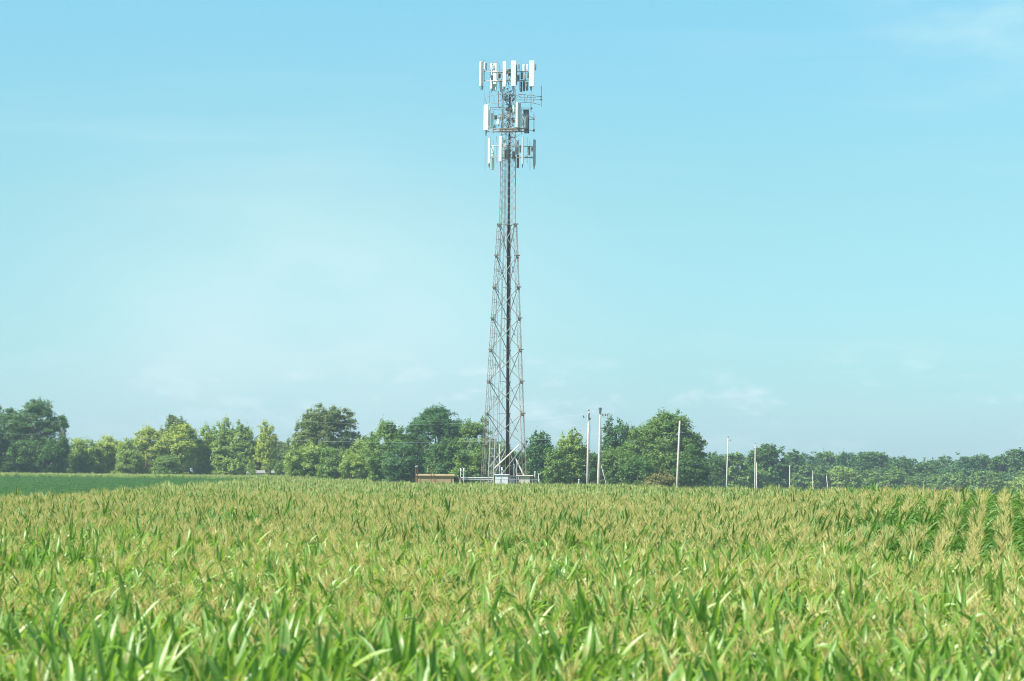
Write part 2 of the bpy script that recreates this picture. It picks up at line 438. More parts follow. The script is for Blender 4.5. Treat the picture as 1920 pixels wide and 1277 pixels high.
def gn_tree(name, coll):
    ng = bpy.data.node_groups.new(name, 'GeometryNodeTree')
    ng.interface.new_socket('Geometry', in_out='INPUT', socket_type='NodeSocketGeometry')
    ng.interface.new_socket('Geometry', in_out='OUTPUT', socket_type='NodeSocketGeometry')
    N, L = ng.nodes, ng.links
    gi, go = N.new('NodeGroupInput'), N.new('NodeGroupOutput')
    ci = N.new('GeometryNodeCollectionInfo'); ci.inputs['Collection'].default_value = coll
    ci.inputs['Separate Children'].default_value = True; ci.inputs['Reset Children'].default_value = True
    ip = N.new('GeometryNodeInstanceOnPoints'); ip.inputs['Pick Instance'].default_value = True
    def named(nm, dt):
        a = N.new('GeometryNodeInputNamedAttribute'); a.data_type = dt; a.inputs['Name'].default_value = nm
        return a.outputs['Attribute']
    L.new(gi.outputs[0], ip.inputs['Points']); L.new(ci.outputs[0], ip.inputs['Instance'])
    L.new(named('idx', 'INT'), ip.inputs['Instance Index'])
    L.new(named('rot', 'FLOAT_VECTOR'), ip.inputs['Rotation']); L.new(named('scl', 'FLOAT_VECTOR'), ip.inputs['Scale'])
    L.new(ip.outputs[0], go.inputs[0])
    return ng

def scatter_mesh(name, pts, rot, scl, idx):
    me = bpy.data.meshes.new(name); me.vertices.add(len(pts)); me.vertices.foreach_set('co', np.asarray(pts, np.float32).ravel())
    for nm, dt, a in (('rot', 'FLOAT_VECTOR', rot), ('scl', 'FLOAT_VECTOR', scl)):
        at = me.attributes.new(nm, dt, 'POINT'); at.data.foreach_set('vector', np.asarray(a, np.float32).ravel())
    at = me.attributes.new('idx', 'INT', 'POINT'); at.data.foreach_set('value', np.asarray(idx, np.int32))
    me.update(); return me

AZ = math.atan((1885 - 960) / FPX)                     # the rows run this way
DIRV = np.array([math.sin(AZ), math.cos(AZ)]); PERP = np.array([math.cos(AZ), -math.sin(AZ)])

def rows(spacing, step, ymin, ymax, seed, across=False):
    """points along the crop rows that fall inside the wedge seen by the camera (with a margin)"""
    rng = np.random.default_rng(seed)
    if across:                     # the end rows, planted across the others
        K, T = np.meshgrid(np.arange(ymin, ymax, spacing), np.arange(-30, 30, step))
        K = K.ravel() + rng.normal(0, .05, K.size); T = T.ravel() + rng.normal(0, .03, T.size)
        x, y = T, K - T * .11
        ok = np.abs(x) < .245 * y + 4
        return x[ok], y[ok], rng
    k = np.arange(-400, 400) * spacing
    t = np.arange(0, 480, step)
    K, T = np.meshgrid(k, t)
    K = K.ravel(); T = T.ravel()
    if step < .5: T = T + rng.normal(0, .03, T.shape); K = K + rng.normal(0, .05, K.shape)
    x = K * PERP[0] + T * DIRV[0]; y = K * PERP[1] + T * DIRV[1]
    ok = (y > ymin) & (y <= ymax) & (np.abs(x) < .245 * y + 4)
    return x[ok], y[ok], rng

def in_corn(x, y):
    u = x / y
    c = np.interp(u, [0, .05, .07, .12, .155, .2, .3], [240, 215, 190, 130, 95, 86, 80])
    end = np.where(u > .05, c + 45, np.where(x / y > -.058, 243, 305))
    edge = x > -19.8 - (y - 104) * .054 + nz2(x * 0, y, 9) * .6
    return (y < end) & ((y < 60) | edge)

def heights(x, y, rng):
    s = 1 + .03 * nz2(x, y, 5.5, 1.0) + .04 * nz2(x, y, 1.7, 4.0) + rng.normal(0, .045, x.shape)
    return np.clip(s, .80, 1.14)

PX2 = lambda x, y, z: None
def project(x, y, z):
    d = np.stack([x, y, z - CAMZ], -1)
    a, b, c = d @ R_, d @ U_, d @ F_
    return 960 + FPX * a / c, 638.5 - FPX * b / c

# near field: single plants
x, y, rng = rows(.76, .165, 12, 54, 1, True)
ok = rng.random(x.shape) > .05
x, y = x[ok], y[ok]
z = G(x, y); s = heights(x, y, rng)
idx = rng.integers(0, 10, x.shape)
green = nz2(x, y, 2.6, 7.0) + rng.normal(0, .35, x.shape) > .72
green |= rng.random(x.shape) < np.interp(y, [20, 30], [.68, .05])
idx = np.where(green, rng.integers(10, 14, x.shape), idx)
rz = rng.uniform(0, 6.283, x.shape)
px, py = project(x, y, z + s * 2.25)
seen = (py < 1277) & (px > -20) & (px < 1940)
order = np.where(seen)[0][np.argsort(y[seen])][:300]
rest = np.setdiff1d(np.arange(len(x)), order)

def scatter(name, coll, x, y, z, rz, s, idx, wide=None, tilt=None):
    n = len(x)
    rot = np.stack([np.zeros(n) if tilt is None else tilt[0], np.zeros(n) if tilt is None else tilt[1], rz], 1)
    w = s if wide is None else wide
    me = scatter_mesh(name, np.stack([x, y, z], 1), rot, np.stack([w, w, s], 1), idx)
    return me, gn_tree(name, coll)

proto = []
for i, p in enumerate(near_parts):
    r = {}
    for key, m_ in (('foliage', M['corn']), ('tassel', M['tassel']), ('stalk', M['stalk'])):
        if p[key]:
            v, q, e = join(p[key]); r[key] = quads_mesh(key, v, q, [m_], None, {'edge': e}, smooth=True)
    proto.append(r)
for i in order:
    root = empty('corn_plant', (x[i], y[i], z[i]), 'green corn plant with broad arching leaves in the blurred nearest rows at the bottom', 'corn plant', 'corn plants in the nearest rows')
    root.rotation_euler = (random.gauss(0, .055), random.gauss(0, .055), float(rz[i])); root.scale = (1, 1, float(s[i]))
    for key, me in proto[idx[i]].items():
        o = bpy.data.objects.new(key, me); COL.objects.link(o); o.parent = root

def corn_stuff():
    """the rest of the field as ONE object: three scatters of points joined by one geometry node tree"""
    sets = []
    sets.append((near_src, x[rest], y[rest], z[rest], rz[rest], s[rest], idx[rest]))
    x2, y2, r2 = rows(.76, .17, 47, 118, 2)
    k = y2 > 55.2 - x2 * .11; x2, y2 = x2[k], y2[k]
    k = in_corn(x2, y2) & (r2.random(x2.shape) > .04); x2, y2 = x2[k], y2[k]
    i2 = r2.integers(0, 10, x2.shape); g2 = nz2(x2, y2 * .6, 2.6, 7.0) + r2.normal(0, .3, x2.shape) > .78
    i2 = np.where(g2, r2.integers(10, 12, x2.shape), i2)
    sets.append((mid_src, x2, y2, G(x2, y2), r2.uniform(0, 6.283, x2.shape), heights(x2, y2, r2), i2))
    x3, y3, r3 = rows(.76, 1.02, 118, 310, 3)
    k = in_corn(x3, y3); x3, y3 = x3[k], y3[k]
    sets.append((far_src, x3, y3, G(x3, y3), -AZ + math.pi * r3.integers(0, 2, x3.shape) + r3.normal(0, .05, x3.shape), heights(x3, y3, r3), r3.integers(0, 12, x3.shape)))
    P_, R3, S3, I3, K3 = [], [], [], [], []
    for n, (c, a, b, zz, rr, ss, ii) in enumerate(sets):
        P_.append(np.stack([a, b, zz], 1)); tl = np.random.default_rng(n).normal(0, (.055, .03, .012)[n], (2, len(a))); R3.append(np.stack([tl[0], tl[1], rr], 1)); S3.append(np.stack([0 * a + 1, 0 * a + 1, ss], 1)); I3.append(ii); K3.append(np.full(len(a), n))
    print('corn points', [len(p) for p in P_])
    me = scatter_mesh('corn_field', np.concatenate(P_), np.concatenate(R3), np.concatenate(S3), np.concatenate(I3))
    at = me.attributes.new('lod', 'INT', 'POINT'); at.data.foreach_set('value', np.concatenate(K3).astype(np.int32))
    ng = bpy.data.node_groups.new('corn_field', 'GeometryNodeTree')
    ng.interface.new_socket('Geometry', in_out='INPUT', socket_type='NodeSocketGeometry')
    ng.interface.new_socket('Geometry', in_out='OUTPUT', socket_type='NodeSocketGeometry')
    N, L = ng.nodes, ng.links
    gi, go, jn = N.new('NodeGroupInput'), N.new('NodeGroupOutput'), N.new('GeometryNodeJoinGeometry')
    def named(nm, dt):
        a = N.new('GeometryNodeInputNamedAttribute'); a.data_type = dt; a.inputs['Name'].default_value = nm
        return a.outputs['Attribute']
    for n, st in enumerate(sets):
        ci = N.new('GeometryNodeCollectionInfo'); ci.inputs['Collection'].default_value = st[0]
        ci.inputs['Separate Children'].default_value = True; ci.inputs['Reset Children'].default_value = True
        cp = N.new('FunctionNodeCompare'); cp.data_type = 'INT'; cp.operation = 'EQUAL'
        L.new(named('lod', 'INT'), cp.inputs[2]); cp.inputs[3].default_value = n
        ip = N.new('GeometryNodeInstanceOnPoints'); ip.inputs['Pick Instance'].default_value = True
        L.new(gi.outputs[0], ip.inputs['Points']); L.new(cp.outputs[0], ip.inputs['Selection']); L.new(ci.outputs[0], ip.inputs['Instance'])
        L.new(named('idx', 'INT'), ip.inputs['Instance Index'])
        L.new(named('rot', 'FLOAT_VECTOR'), ip.inputs['Rotation']); L.new(named('scl', 'FLOAT_VECTOR'), ip.inputs['Scale'])
        L.new(ip.outputs[0], jn.inputs[0])
    L.new(jn.outputs[0], go.inputs[0])
    o = bpy.data.objects.new('corn_field', me); COL.objects.link(o)
    md = o.modifiers.new('plants', 'NODES'); md.node_group = ng
    tag(o, 'wide field of tasselled green and tan corn stretching from the front to the tower', 'corn field', kind='stuff')
corn_stuff()

# far strip of corn beyond the soybeans
xs_, ys_, r4 = rows(.76, 1.02, 402, 440, 9)
k = (xs_ < -30); xs_, ys_ = xs_[k], ys_[k]
me, ng = scatter('far_corn_strip', far_src, xs_, ys_, G(xs_, ys_), -AZ + 0 * xs_, heights(xs_, ys_, r4), r4.integers(0, 12, xs_.shape))
o = bpy.data.objects.new('far_corn_strip', me); COL.objects.link(o); md = o.modifiers.new('plants', 'NODES'); md.node_group = ng
tag(o, 'thin tan strip of corn between the soybeans and the left tree line', 'corn field', kind='stuff')

# soybeans: leafy row pieces
def soy_meshes():
    out = []
    for i in range(8):
        rng = np.random.default_rng(50 + i)
        n = 150
        c = np.stack([rng.normal(0, .26, n).clip(-.42, .42), rng.uniform(-.8, .8, n), rng.uniform(.35, .95, n)], 1)
        c[:, 2] *= 1 - .5 * (np.abs(c[:, 0]) / .45) ** 2
        nrm = np.stack([rng.normal(0, .5, n), rng.normal(0, .5, n), rng.uniform(.4, 1.2, n)], 1); nrm /= np.linalg.norm(nrm, axis=1)[:, None]
        out.append(cards(c, nrm, .085, rng))
    return out
def cards(c, nrm, size, rng, aspect=.62):
    """rhombic leaf faces"""
    n = len(c)
    r = rng.normal(size=(n, 3)); a = np.cross(nrm, r); a /= np.linalg.norm(a, axis=1)[:, None] + 1e-9
    b = np.cross(nrm, a)
    sz = size * rng.uniform(.65, 1.35, n)[:, None]
    V = np.stack([c - a * sz, c + b * sz * aspect + nrm * sz * .12, c + a * sz, c - b * sz * aspect + nrm * sz * .12], 1).reshape(-1, 3)
    Q = np.arange(4 * n).reshape(-1, 4)
    return V, Q
soy_src = src_collection('soy', [quads_mesh('soy', v, q, [M['soy']]) for v, q in soy_meshes()])
sxp, syp, r5 = rows(.76, 1.5, 100, 398, 12)
k = (sxp < -21 - (syp - 104) * .054) & (syp < 385)
sxp, syp = sxp[k], syp[k]
me, ng = scatter('soybean_field', soy_src, sxp, syp, G(sxp, syp), -AZ + 0 * sxp, 1 + .05 * nz2(sxp, syp, 7), r5.integers(0, 8, sxp.shape))
o = bpy.data.objects.new('soybean_field', me); COL.objects.link(o); md = o.modifiers.new('plants', 'NODES'); md.node_group = ng
tag(o, 'low deep green soybean field behind the corn at the left', 'soybean field', kind='stuff')
print('soy', len(sxp))

# ------------------------------------------------------------------ trees
SP = {   # leaf colours per kind of tree; light and yellow include painted glare
 'dark':   [(0, (.026, .072, .022)), (.6, (.048, .115, .03)), (1, (.085, .16, .038))],
 'blue':   [(0, (.024, .075, .034)), (.6, (.045, .115, .042)), (1, (.08, .155, .05))],
 'mid':    [(0, (.045, .105, .028)), (.6, (.085, .160, .040)), (1, (.14, .22, .05))],
 'olive':  [(0, (.055, .090, .040)), (.6, (.095, .145, .055)), (1, (.15, .20, .075))],
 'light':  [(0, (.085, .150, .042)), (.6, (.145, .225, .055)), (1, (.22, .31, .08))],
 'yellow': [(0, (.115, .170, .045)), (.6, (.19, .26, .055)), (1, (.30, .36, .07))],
 'rusty':  [(0, (.070, .085, .035)), (.6, (.11, .13, .045)), (1, (.17, .15, .06))],
}
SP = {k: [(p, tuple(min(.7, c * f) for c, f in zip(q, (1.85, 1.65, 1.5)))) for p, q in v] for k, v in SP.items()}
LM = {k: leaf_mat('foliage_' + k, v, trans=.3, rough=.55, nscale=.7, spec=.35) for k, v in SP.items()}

def crown_lobes(rng, H, Wd, style, z0):
    """ellipsoids (centre, radii) that fill the crown"""
    ch = H - z0
    L = []
    if style == 'round':
        L.append((0, 0, z0 + ch * .52, Wd * .80, Wd * .80, ch * .46))
        for k in range(15):
            a = rng.uniform(0, 6.28); t = rng.uniform(.10, .92)
            rr = Wd * rng.uniform(.52, .78) * math.sin(math.pi * min(.9, t * .72 + .2))
            q = Wd * rng.uniform(.17, .38)
            L.append((rr * math.cos(a), rr * math.sin(a), z0 + ch * t, q, q, q * rng.uniform(.75, 1.0)))
        L.append((rng.normal(0, Wd * .1), 0, H - Wd * .3, Wd * .36, Wd * .36, Wd * .30))
    elif style == 'tall':
        n = 9
        for k in range(n):
            t = (k + .5) / n; rr = Wd * (.72 + .3 * math.sin(math.pi * t ** .8)) * rng.uniform(.75, 1.05) * (.6 if k == n - 1 else 1)
            a = rng.uniform(0, 6.28); off = Wd * rng.uniform(.15, .45) * (1 - t * .4)
            L.append((off * math.cos(a), off * math.sin(a), z0 + ch * t * .93, rr * .8, rr * .8, ch / n * 1.25))
    elif style == 'loose':
        L.append((0, 0, z0 + ch * .40, Wd * .78, Wd * .78, ch * .38))
        for k in range(14):
            a = rng.uniform(0, 6.28); t = rng.uniform(.25, .95)
            rr = Wd * (.85 - .45 * max(0, t - .55) / .45) * rng.uniform(.5, 1)
            q = Wd * rng.uniform(.15, .28)
            L.append((rr * math.cos(a), rr * math.sin(a), z0 + ch * t - q * .4, q, q, q * rng.uniform(.8, 1.3)))
    elif style == 'bush':
        L.append((0, 0, z0 + ch * .45, Wd * .82, Wd * .82, ch * .50))
        for k in range(8):
            a = rng.uniform(0, 6.28); t = rng.uniform(.25, .85); rr = Wd * .55
            q = Wd * rng.uniform(.25, .4)
            L.append((rr * math.cos(a), rr * math.sin(a), z0 + ch * t, q, q, min(q, ch * .3)))
    return L

def crown(seed, H, Wd, style, z0, leaf=.15, dens=1.0, spike=.25):
    rng = np.random.default_rng(seed)
    L = crown_lobes(rng, H, Wd, style, z0)
    C, NN = [], []
    for (cx, cy, cz, rx, ry, rz_) in L:
        area = 4 * math.pi * ((rx * ry) ** 1.6 / 3 + 2 * (rx * rz_) ** 1.6 / 3) ** (1 / 1.6)
        nclump = int(max(6, area * 1.15 * dens))
        dirs = rng.normal(size=(nclump, 3)); dirs /= np.linalg.norm(dirs, axis=1)[:, None]
        rf = rng.uniform(.62, 1.04, nclump) + (rng.random(nclump) < .12) * rng.uniform(0, .16, nclump)
        cc = np.array([cx, cy, cz]) + dirs * np.array([rx, ry, rz_]) * rf[:, None]
        # drop clumps by coarse noise so that the outline has bites and gaps
        kz = nz2(cc[:, 0] + cc[:, 2] * .7, cc[:, 1] - cc[:, 2] * .5, Wd * .26, seed * .37) > -.62
        cc, dirs = cc[kz], dirs[kz]
        for c, d in zip(cc, dirs):
            cr = rng.uniform(.34, .72)
            m = int(30 * (cr / .5) ** 1.6 * (.2 / leaf) ** 1.5)
            p = rng.normal(size=(m, 3)) * np.array([1, 1, .62]) * cr * .52
            if rng.random() < spike:           # an upright shoot poking out of the crown
                p[:, :2] *= .45; p[:, 2] = np.abs(p[:, 2]) * 2.6
            C.append(c + p)
            nn = d * .55 + np.array([0, 0, .65]) + rng.normal(size=(m, 3)) * .6
            NN.append(nn)
    C = np.concatenate(C); NN = np.concatenate(NN); NN /= np.linalg.norm(NN, axis=1)[:, None]
    ok = C[:, 2] > .12
    C, NN = C[ok], NN[ok]
    return cards(C, NN, leaf, rng), L

def tree(name, px, ty, hwpx, d, sp, style, label, seed, base=None, group=None, leaf=.132, dens=1.0, spike=.25, z0=None, cat='tree'):
    hwpx = hwpx * (1.3 if style == 'tall' else 1.12)
    top = P(px, ty, d)
    gx, gy = float(top[0]), d
    gz = float(G(gx, gy)) if base is None else base
    H = float(top[2]) - gz; Wd = hwpx * d / FPX
    H = max(H, 1.0)
    z0 = (.05 * H) if z0 is None else z0 * H
    (V, Q), L = crown(seed, H, Wd, style, z0, leaf, dens, spike)
    # fit the crown's top and width to the intended size
    zt = np.percentile(V[:, 2], 99.85); V[:, 2] *= H / zt
    ww = np.percentile(np.abs(V[:, 0]), 99.3); V[:, :2] *= min(1.25, max(.7, Wd / ww))
    root = empty(name, (gx, gy, gz), label, cat, group)
    o = bpy.data.objects.new('crown', quads_mesh('crown', V, Q, [LM[sp]])); COL.objects.link(o); o.parent = root
    rng = np.random.default_rng(seed + 5)
    tb = MB(); r0 = .022 * H + .06
    lean = rng.normal(0, .02, 2) * H
    tb.tube([(0, 0, -.4), (lean[0] * .2, lean[1] * .2, H * .25), (lean[0] * .6, lean[1] * .6, H * .55), (lean[0], lean[1], H * .85)], [r0 * 1.35, r0, r0 * .6, r0 * .15], 8)
    for (cx, cy, cz, rx, ry, rz_) in L[1:9]:
        zs = max(H * .12, cz * .45)
        tb.tube([(lean[0] * zs / H, lean[1] * zs / H, zs), (cx * .45, cy * .45, (zs + cz) * .55), (cx, cy, cz)], [r0 * .5, r0 * .3, r0 * .08], 5)
    tb.build('trunk', M['bark'], root, smooth=True)
    return root, gz

T = 'tree'
TREES = [
 # px, top y, half width px, distance, species, style, label, kwargs
 (70, 750, 44, 452, 'dark', 'round', 'large dark loose-branched tree near the left edge', dict(dens=1.1, spike=.2, z0=.02)),
 (10, 765, 44, 455, 'dark', 'round', 'dark tree touching the left frame edge beside the taller dark tree', dict(dens=1.1, spike=.1, z0=.02)),
 (84, 822, 40, 447, 'dark', 'bush', 'low dark tree under the right side of the large dark left tree', dict()),
 (36, 830, 40, 446, 'dark', 'bush', 'low dark tree between the two dark trees at the left edge', dict()),
 (119, 779, 11, 449, 'dark', 'loose', 'slim dark treetop jutting out right of the large dark left-edge tree', dict(spike=.1, z0=.25)),
 (-34, 790, 50, 446, 'dark', 'round', 'dark tree mostly outside the left frame edge', dict()),
 (135, 829, 34, 520, 'blue', 'bush', 'pale low tree far behind, just right of the large dark left-edge tree', dict()),
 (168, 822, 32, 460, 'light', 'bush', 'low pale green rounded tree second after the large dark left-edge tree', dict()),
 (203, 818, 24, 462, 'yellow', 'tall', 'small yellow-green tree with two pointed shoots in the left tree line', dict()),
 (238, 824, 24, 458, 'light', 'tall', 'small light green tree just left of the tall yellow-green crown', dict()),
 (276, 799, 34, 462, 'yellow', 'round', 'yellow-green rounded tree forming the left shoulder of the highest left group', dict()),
 (326, 779, 27, 485, 'olive', 'tall', 'dusty green pointed treetop rising behind the yellow-green crowns at left', dict(z0=.3)),
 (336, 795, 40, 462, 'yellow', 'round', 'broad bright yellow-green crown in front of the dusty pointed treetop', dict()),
 (312, 850, 26, 452, 'mid', 'bush', 'dark green bush low in front of the broad yellow-green crown', dict()),
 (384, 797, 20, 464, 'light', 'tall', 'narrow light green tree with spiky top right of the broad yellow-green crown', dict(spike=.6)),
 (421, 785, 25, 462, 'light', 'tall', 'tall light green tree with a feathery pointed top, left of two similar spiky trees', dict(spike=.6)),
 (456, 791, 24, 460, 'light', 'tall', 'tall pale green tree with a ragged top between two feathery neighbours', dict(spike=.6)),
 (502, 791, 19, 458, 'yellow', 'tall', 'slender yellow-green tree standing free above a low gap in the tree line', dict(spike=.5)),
 (500, 840, 30, 464, 'olive', 'bush', 'low greyish bush at the foot of the slender yellow-green tree', dict(z0=.25)),
 (540, 829, 34, 480, 'olive', 'bush', 'low dusty green tree filling the gap left of the great round tree', dict()),
 (616, 762, 62, 420, 'olive', 'round', 'great round dusty olive-green tree, highest of the left half', dict(dens=1.25, z0=.12)),
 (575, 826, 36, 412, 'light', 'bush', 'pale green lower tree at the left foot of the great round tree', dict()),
 (633, 838, 34, 405, 'mid', 'bush', 'green lower tree in front of the great round tree', dict()),
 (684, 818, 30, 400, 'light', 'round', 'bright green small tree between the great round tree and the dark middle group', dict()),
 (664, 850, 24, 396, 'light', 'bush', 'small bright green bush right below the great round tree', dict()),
 (728, 790, 38, 392, 'mid', 'round', 'mid green tree with a light top left of the dark blue-green crown', dict(spike=.4)),
 (757, 824, 36, 384, 'blue', 'bush', 'deep green lower tree just behind the tan shelter', dict()),
 (820, 764, 55, 395, 'blue', 'round', 'tall dark blue-green tree with a domed crown left of the tower', dict(dens=1.2)),
 (838, 822, 34, 378, 'dark', 'bush', 'dark lower tree in front of the tall domed tree', dict()),
 (893, 784, 38, 388, 'mid', 'round', 'green tree touching the left side of the tower base', dict()),
 (885, 838, 34, 372, 'mid', 'bush', 'leafy bush-like tree behind the cable bridge left of the tower', dict()),
 (934, 826, 28, 384, 'mid', 'bush', 'low green tree seen through the left half of the tower base', dict()),
 (968, 842, 28, 386, 'blue', 'bush', 'low deep green tree seen through the right half of the tower base', dict()),
 (1016, 810, 28, 380, 'blue', 'tall', 'pointed blue-green tree first to the right of the tower', dict(spike=.5)),
 (1046, 838, 24, 376, 'mid', 'bush', 'low green tree between two pointed trees right of the tower', dict()),
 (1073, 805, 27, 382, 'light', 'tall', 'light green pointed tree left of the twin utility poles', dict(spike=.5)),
 (1108, 846, 26, 392, 'blue', 'bush', 'low dark tree behind the twin utility poles', dict()),
 (1158, 784, 30, 398, 'blue', 'tall', 'spiky blue-green tree right of the twin utility poles', dict(spike=.7)),
 (1148, 838, 36, 384, 'mid', 'bush', 'rounded lower tree at the foot of the spiky blue-green tree', dict()),
 (1206, 797, 38, 390, 'mid', 'round', 'leafy green tree on the left shoulder of the largest right tree', dict()),
 (1254, 774, 58, 388, 'mid', 'round', 'largest tree right of the tower with a bright green top behind a bare pole', dict(dens=1.35, spike=.15)),
 (1195, 850, 34, 374, 'dark', 'bush', 'dark undergrowth tree below the left shoulder of the largest right tree', dict()),
 (1292, 836, 34, 380, 'dark', 'bush', 'dark lower tree at the right foot of the largest right tree', dict()),
 (1236, 884, 32, 340, 'rusty', 'bush', 'reddish brown shrub at the field edge left of the bare pole', dict(cat='shrub')),
 (1332, 852, 24, 470, 'dark', 'bush', 'small dark tree right of the largest right tree', dict()),
 (1344, 852, 30, 560, 'blue', 'round', 'dim green tree just left of the fifth utility pole', dict()),
 (1384, 850, 32, 545, 'mid', 'round', 'light rounded tree between the fifth and sixth utility poles', dict()),
 (1440, 834, 40, 575, 'dark', 'round', 'dark tall tree rising above the far wood behind the pair of close poles', dict(dens=1.1)),
 (1488, 844, 30, 665, 'dark', 'round', 'dark green tree behind the single short pole', dict()),
 (1416, 868, 28, 550, 'mid', 'bush', 'small bright bush at the foot of the dark tall tree in the far wood', dict()),
]
far = [(1520, 850, 32), (1556, 848, 30), (1594, 849, 32), (1630, 848, 32), (1664, 856, 28), (1696, 858, 30), (1730, 863, 28), (1764, 857, 34),
       (1803, 856, 32), (1840, 853, 22), (1866, 860, 26), (1900, 843, 34), (1942, 844, 34)]
ORD = ['first', 'second', 'third', 'fourth', 'fifth', 'sixth', 'seventh', 'eighth', 'ninth', 'tenth', 'eleventh', 'twelfth', 'thirteenth', 'fourteenth']
rr = random.Random(4)
for i, (a, b, c) in enumerate(far):
    TREES.append((a, b, c * 1.3, 720 + rr.uniform(-25, 25), rr.choice(['blue', 'mid', 'dark', 'mid']), 'round',
                  f'hazy green tree of the far wood\'s upper skyline, {ORD[len(far) - 1 - i]} from the right edge', dict(group='trees of the far wood')))
front = [(1512, 872, 28), (1545, 880, 26), (1580, 874, 30), (1618, 882, 28), (1655, 878, 30), (1690, 884, 28), (1728, 888, 30), (1766, 884, 26), (1806, 886, 30), (1846, 884, 28), (1884, 892, 30), (1920, 884, 28)]
for i, (a, b, c) in enumerate(front):
    TREES.append((a, b, c * 1.2, 672 + rr.uniform(-12, 12), rr.choice(['blue', 'mid', 'mid', 'light']), 'bush',
                  f'lower tree at the near edge of the far wood, {ORD[len(front) - 1 - i]} from the right edge', dict(group='trees of the far wood')))
for i, (px_, ty, hw, d, sp, st, lab, kw) in enumerate(TREES):
    kw = dict(kw)
    if d > 500: kw.setdefault('leaf', .27); kw.setdefault('dens', .75); kw.setdefault('spike', .12)
    cat = kw.get('cat', 'tree')
    tree('shrub' if cat == 'shrub' else 'tree', px_, ty, hw, d, sp, st, lab, 1000 + i * 7, **kw)

# background woodland that closes the gaps of the tree line (a mass, not single trees)
def wood(name, label, spans, seed, sp, leaf):
    rng = np.random.default_rng(seed); VV, QQ, n = [], [], 0
    for (pxa, pxb, ty, d) in spans:
        step = 34 * 480 / d
        for px_ in np.arange(pxa, pxb, step):
            dd = d + rng.uniform(-12, 12); q = P(px_ + rng.uniform(-8, 8), ty + rng.normal(0, 2.5), dd)
            gz = float(G(q[0], dd)); H = q[2] - gz; Wd = step * d / FPX * rng.uniform(.7, .95)
            (V, Q), _ = crown(int(seed + (px_ + 100) * 3), H, Wd, 'bush', .03 * H, leaf, .5, .3)
            V[:, 2] *= H / np.percentile(V[:, 2], 99.7)
            VV.append(V + np.array([q[0], dd, gz])); QQ.append(Q + n); n += len(V)
    o = bpy.data.objects.new(name, quads_mesh(name, np.concatenate(VV), np.concatenate(QQ), [LM[sp]])); COL.objects.link(o)
    tag(o, label, 'woodland', kind='stuff')
wood('woodland', 'hazy green woodland behind the single trees of the left and middle tree line', [(-60, 130, 845, 560), (120, 300, 831, 500), (300, 560, 820, 500), (560, 900, 832, 520), (900, 1100, 846, 520), (1100, 1350, 850, 540)], 77, 'olive', .36)
wood('far_woodland', 'hazy blue-green woodland filling the background of the far wood at the right', [(1310, 1500, 862, 720), (1480, 1960, 866, 800)], 99, 'blue', .45)

# ------------------------------------------------------------------ cell tower
DT = 255.0
MPP = DT / FPX
base_c = P(947, 900, DT)
TB = np.array([base_c[0], DT, float(G(base_c[0], DT))])
AX_TOP = P(952, 421, DT)
def tz(py, px=950):
    """height above the tower's foot of photo row py at the tower's distance"""
    return float(P(px, py, DT)[2] - TB[2])
def tx(px, py):
    """sideways offset from the tower's foot"""
    return float(P(px, py, DT)[0] - TB[0])
tower = empty('cell_tower', TB, 'tall steel lattice tower crowned with white panel antennas at the far edge of the corn', 'cell tower')

def part(mb, name, m_, parent=None, label=None, smooth=False):
    o = mb.build(name, m_, parent or tower, smooth=smooth)
    if label: o['label'] = label
    return o

ZB, ZT = 0.0, tz(421)                  # tapered part
ZM = tz(168)                           # straight upper mast
def side(z):
    """distance between legs"""
    w0, w1 = 4.72, 1.86
    return w0 + (w1 - w0) * (z / ZT) if z < ZT else 1.70 - .30 * (z - ZT) / (ZM - ZT)
ROT = math.radians(5)
def legpt(k, z):
    a = [math.radians(210), math.radians(330), math.radians(90)][k] - ROT       # left, right, rear
    r = side(z) / math.sqrt(3)
    return np.array([r * math.cos(a), r * math.sin(a), z])
rows_y = [421, 480, 539, 597, 656, 715, 775, 834]
ZN = sorted([tz(v) for v in rows_y] + [0.35])
# legs: each a slim three-chord truss below, a single pipe above
for k in range(3):
    mb = MB()
    w = .42
    ch = [np.array([math.cos(q), math.sin(q), 0]) * w / 1.73 for q in (math.radians(30 + k * 40), math.radians(150 + k * 40), math.radians(270 + k * 40))]
    for c in ch: mb.tube([legpt(k, 0) + c, legpt(k, ZT) + c], .026, 5)
    n = int(ZT / .8)
    for i in range(n):
        z0_, z1_ = ZT * i / n, ZT * (i + 1) / n
        for j in range(3):
            mb.tube([legpt(k, z0_) + ch[j], legpt(k, z1_) + ch[(j + 1) % 3]], .012, 4, caps=False)
            mb.tube([legpt(k, z0_) + ch[j], legpt(k, z0_) + ch[(j + 1) % 3]], .015, 4, caps=False)
    for z_ in ZN[1:]:
        p = legpt(k, z_); mb.box(p, (.52, .44, .10), .3 * k); mb.box(p + np.array([0, 0, -.22]), (.30, .26, .16), .3 * k)
    mb.tube([legpt(k, 0) - np.array([0, 0, .3]), legpt(k, 0) + np.array([0, 0, .15])], .45, 10)
    part(mb, 'leg', M['galv_rust'])
# cross bracing, one X per bay and face
for a, b in ((0, 1), (1, 2), (2, 0)):
    for i in range(len(ZN) - 1):
        mb = MB()
        p0, p1, q0, q1 = legpt(a, ZN[i]), legpt(a, ZN[i + 1]), legpt(b, ZN[i]), legpt(b, ZN[i + 1])
        nrm = np.cross(q0 - p0, p1 - p0); nrm /= np.linalg.norm(nrm)
        mb.tube([p0 + nrm * .05, q1 + nrm * .05], .042, 6); mb.tube([q0 - nrm * .05, p1 - nrm * .05], .042, 6)
        part(mb, 'cross_brace', M['galv'])
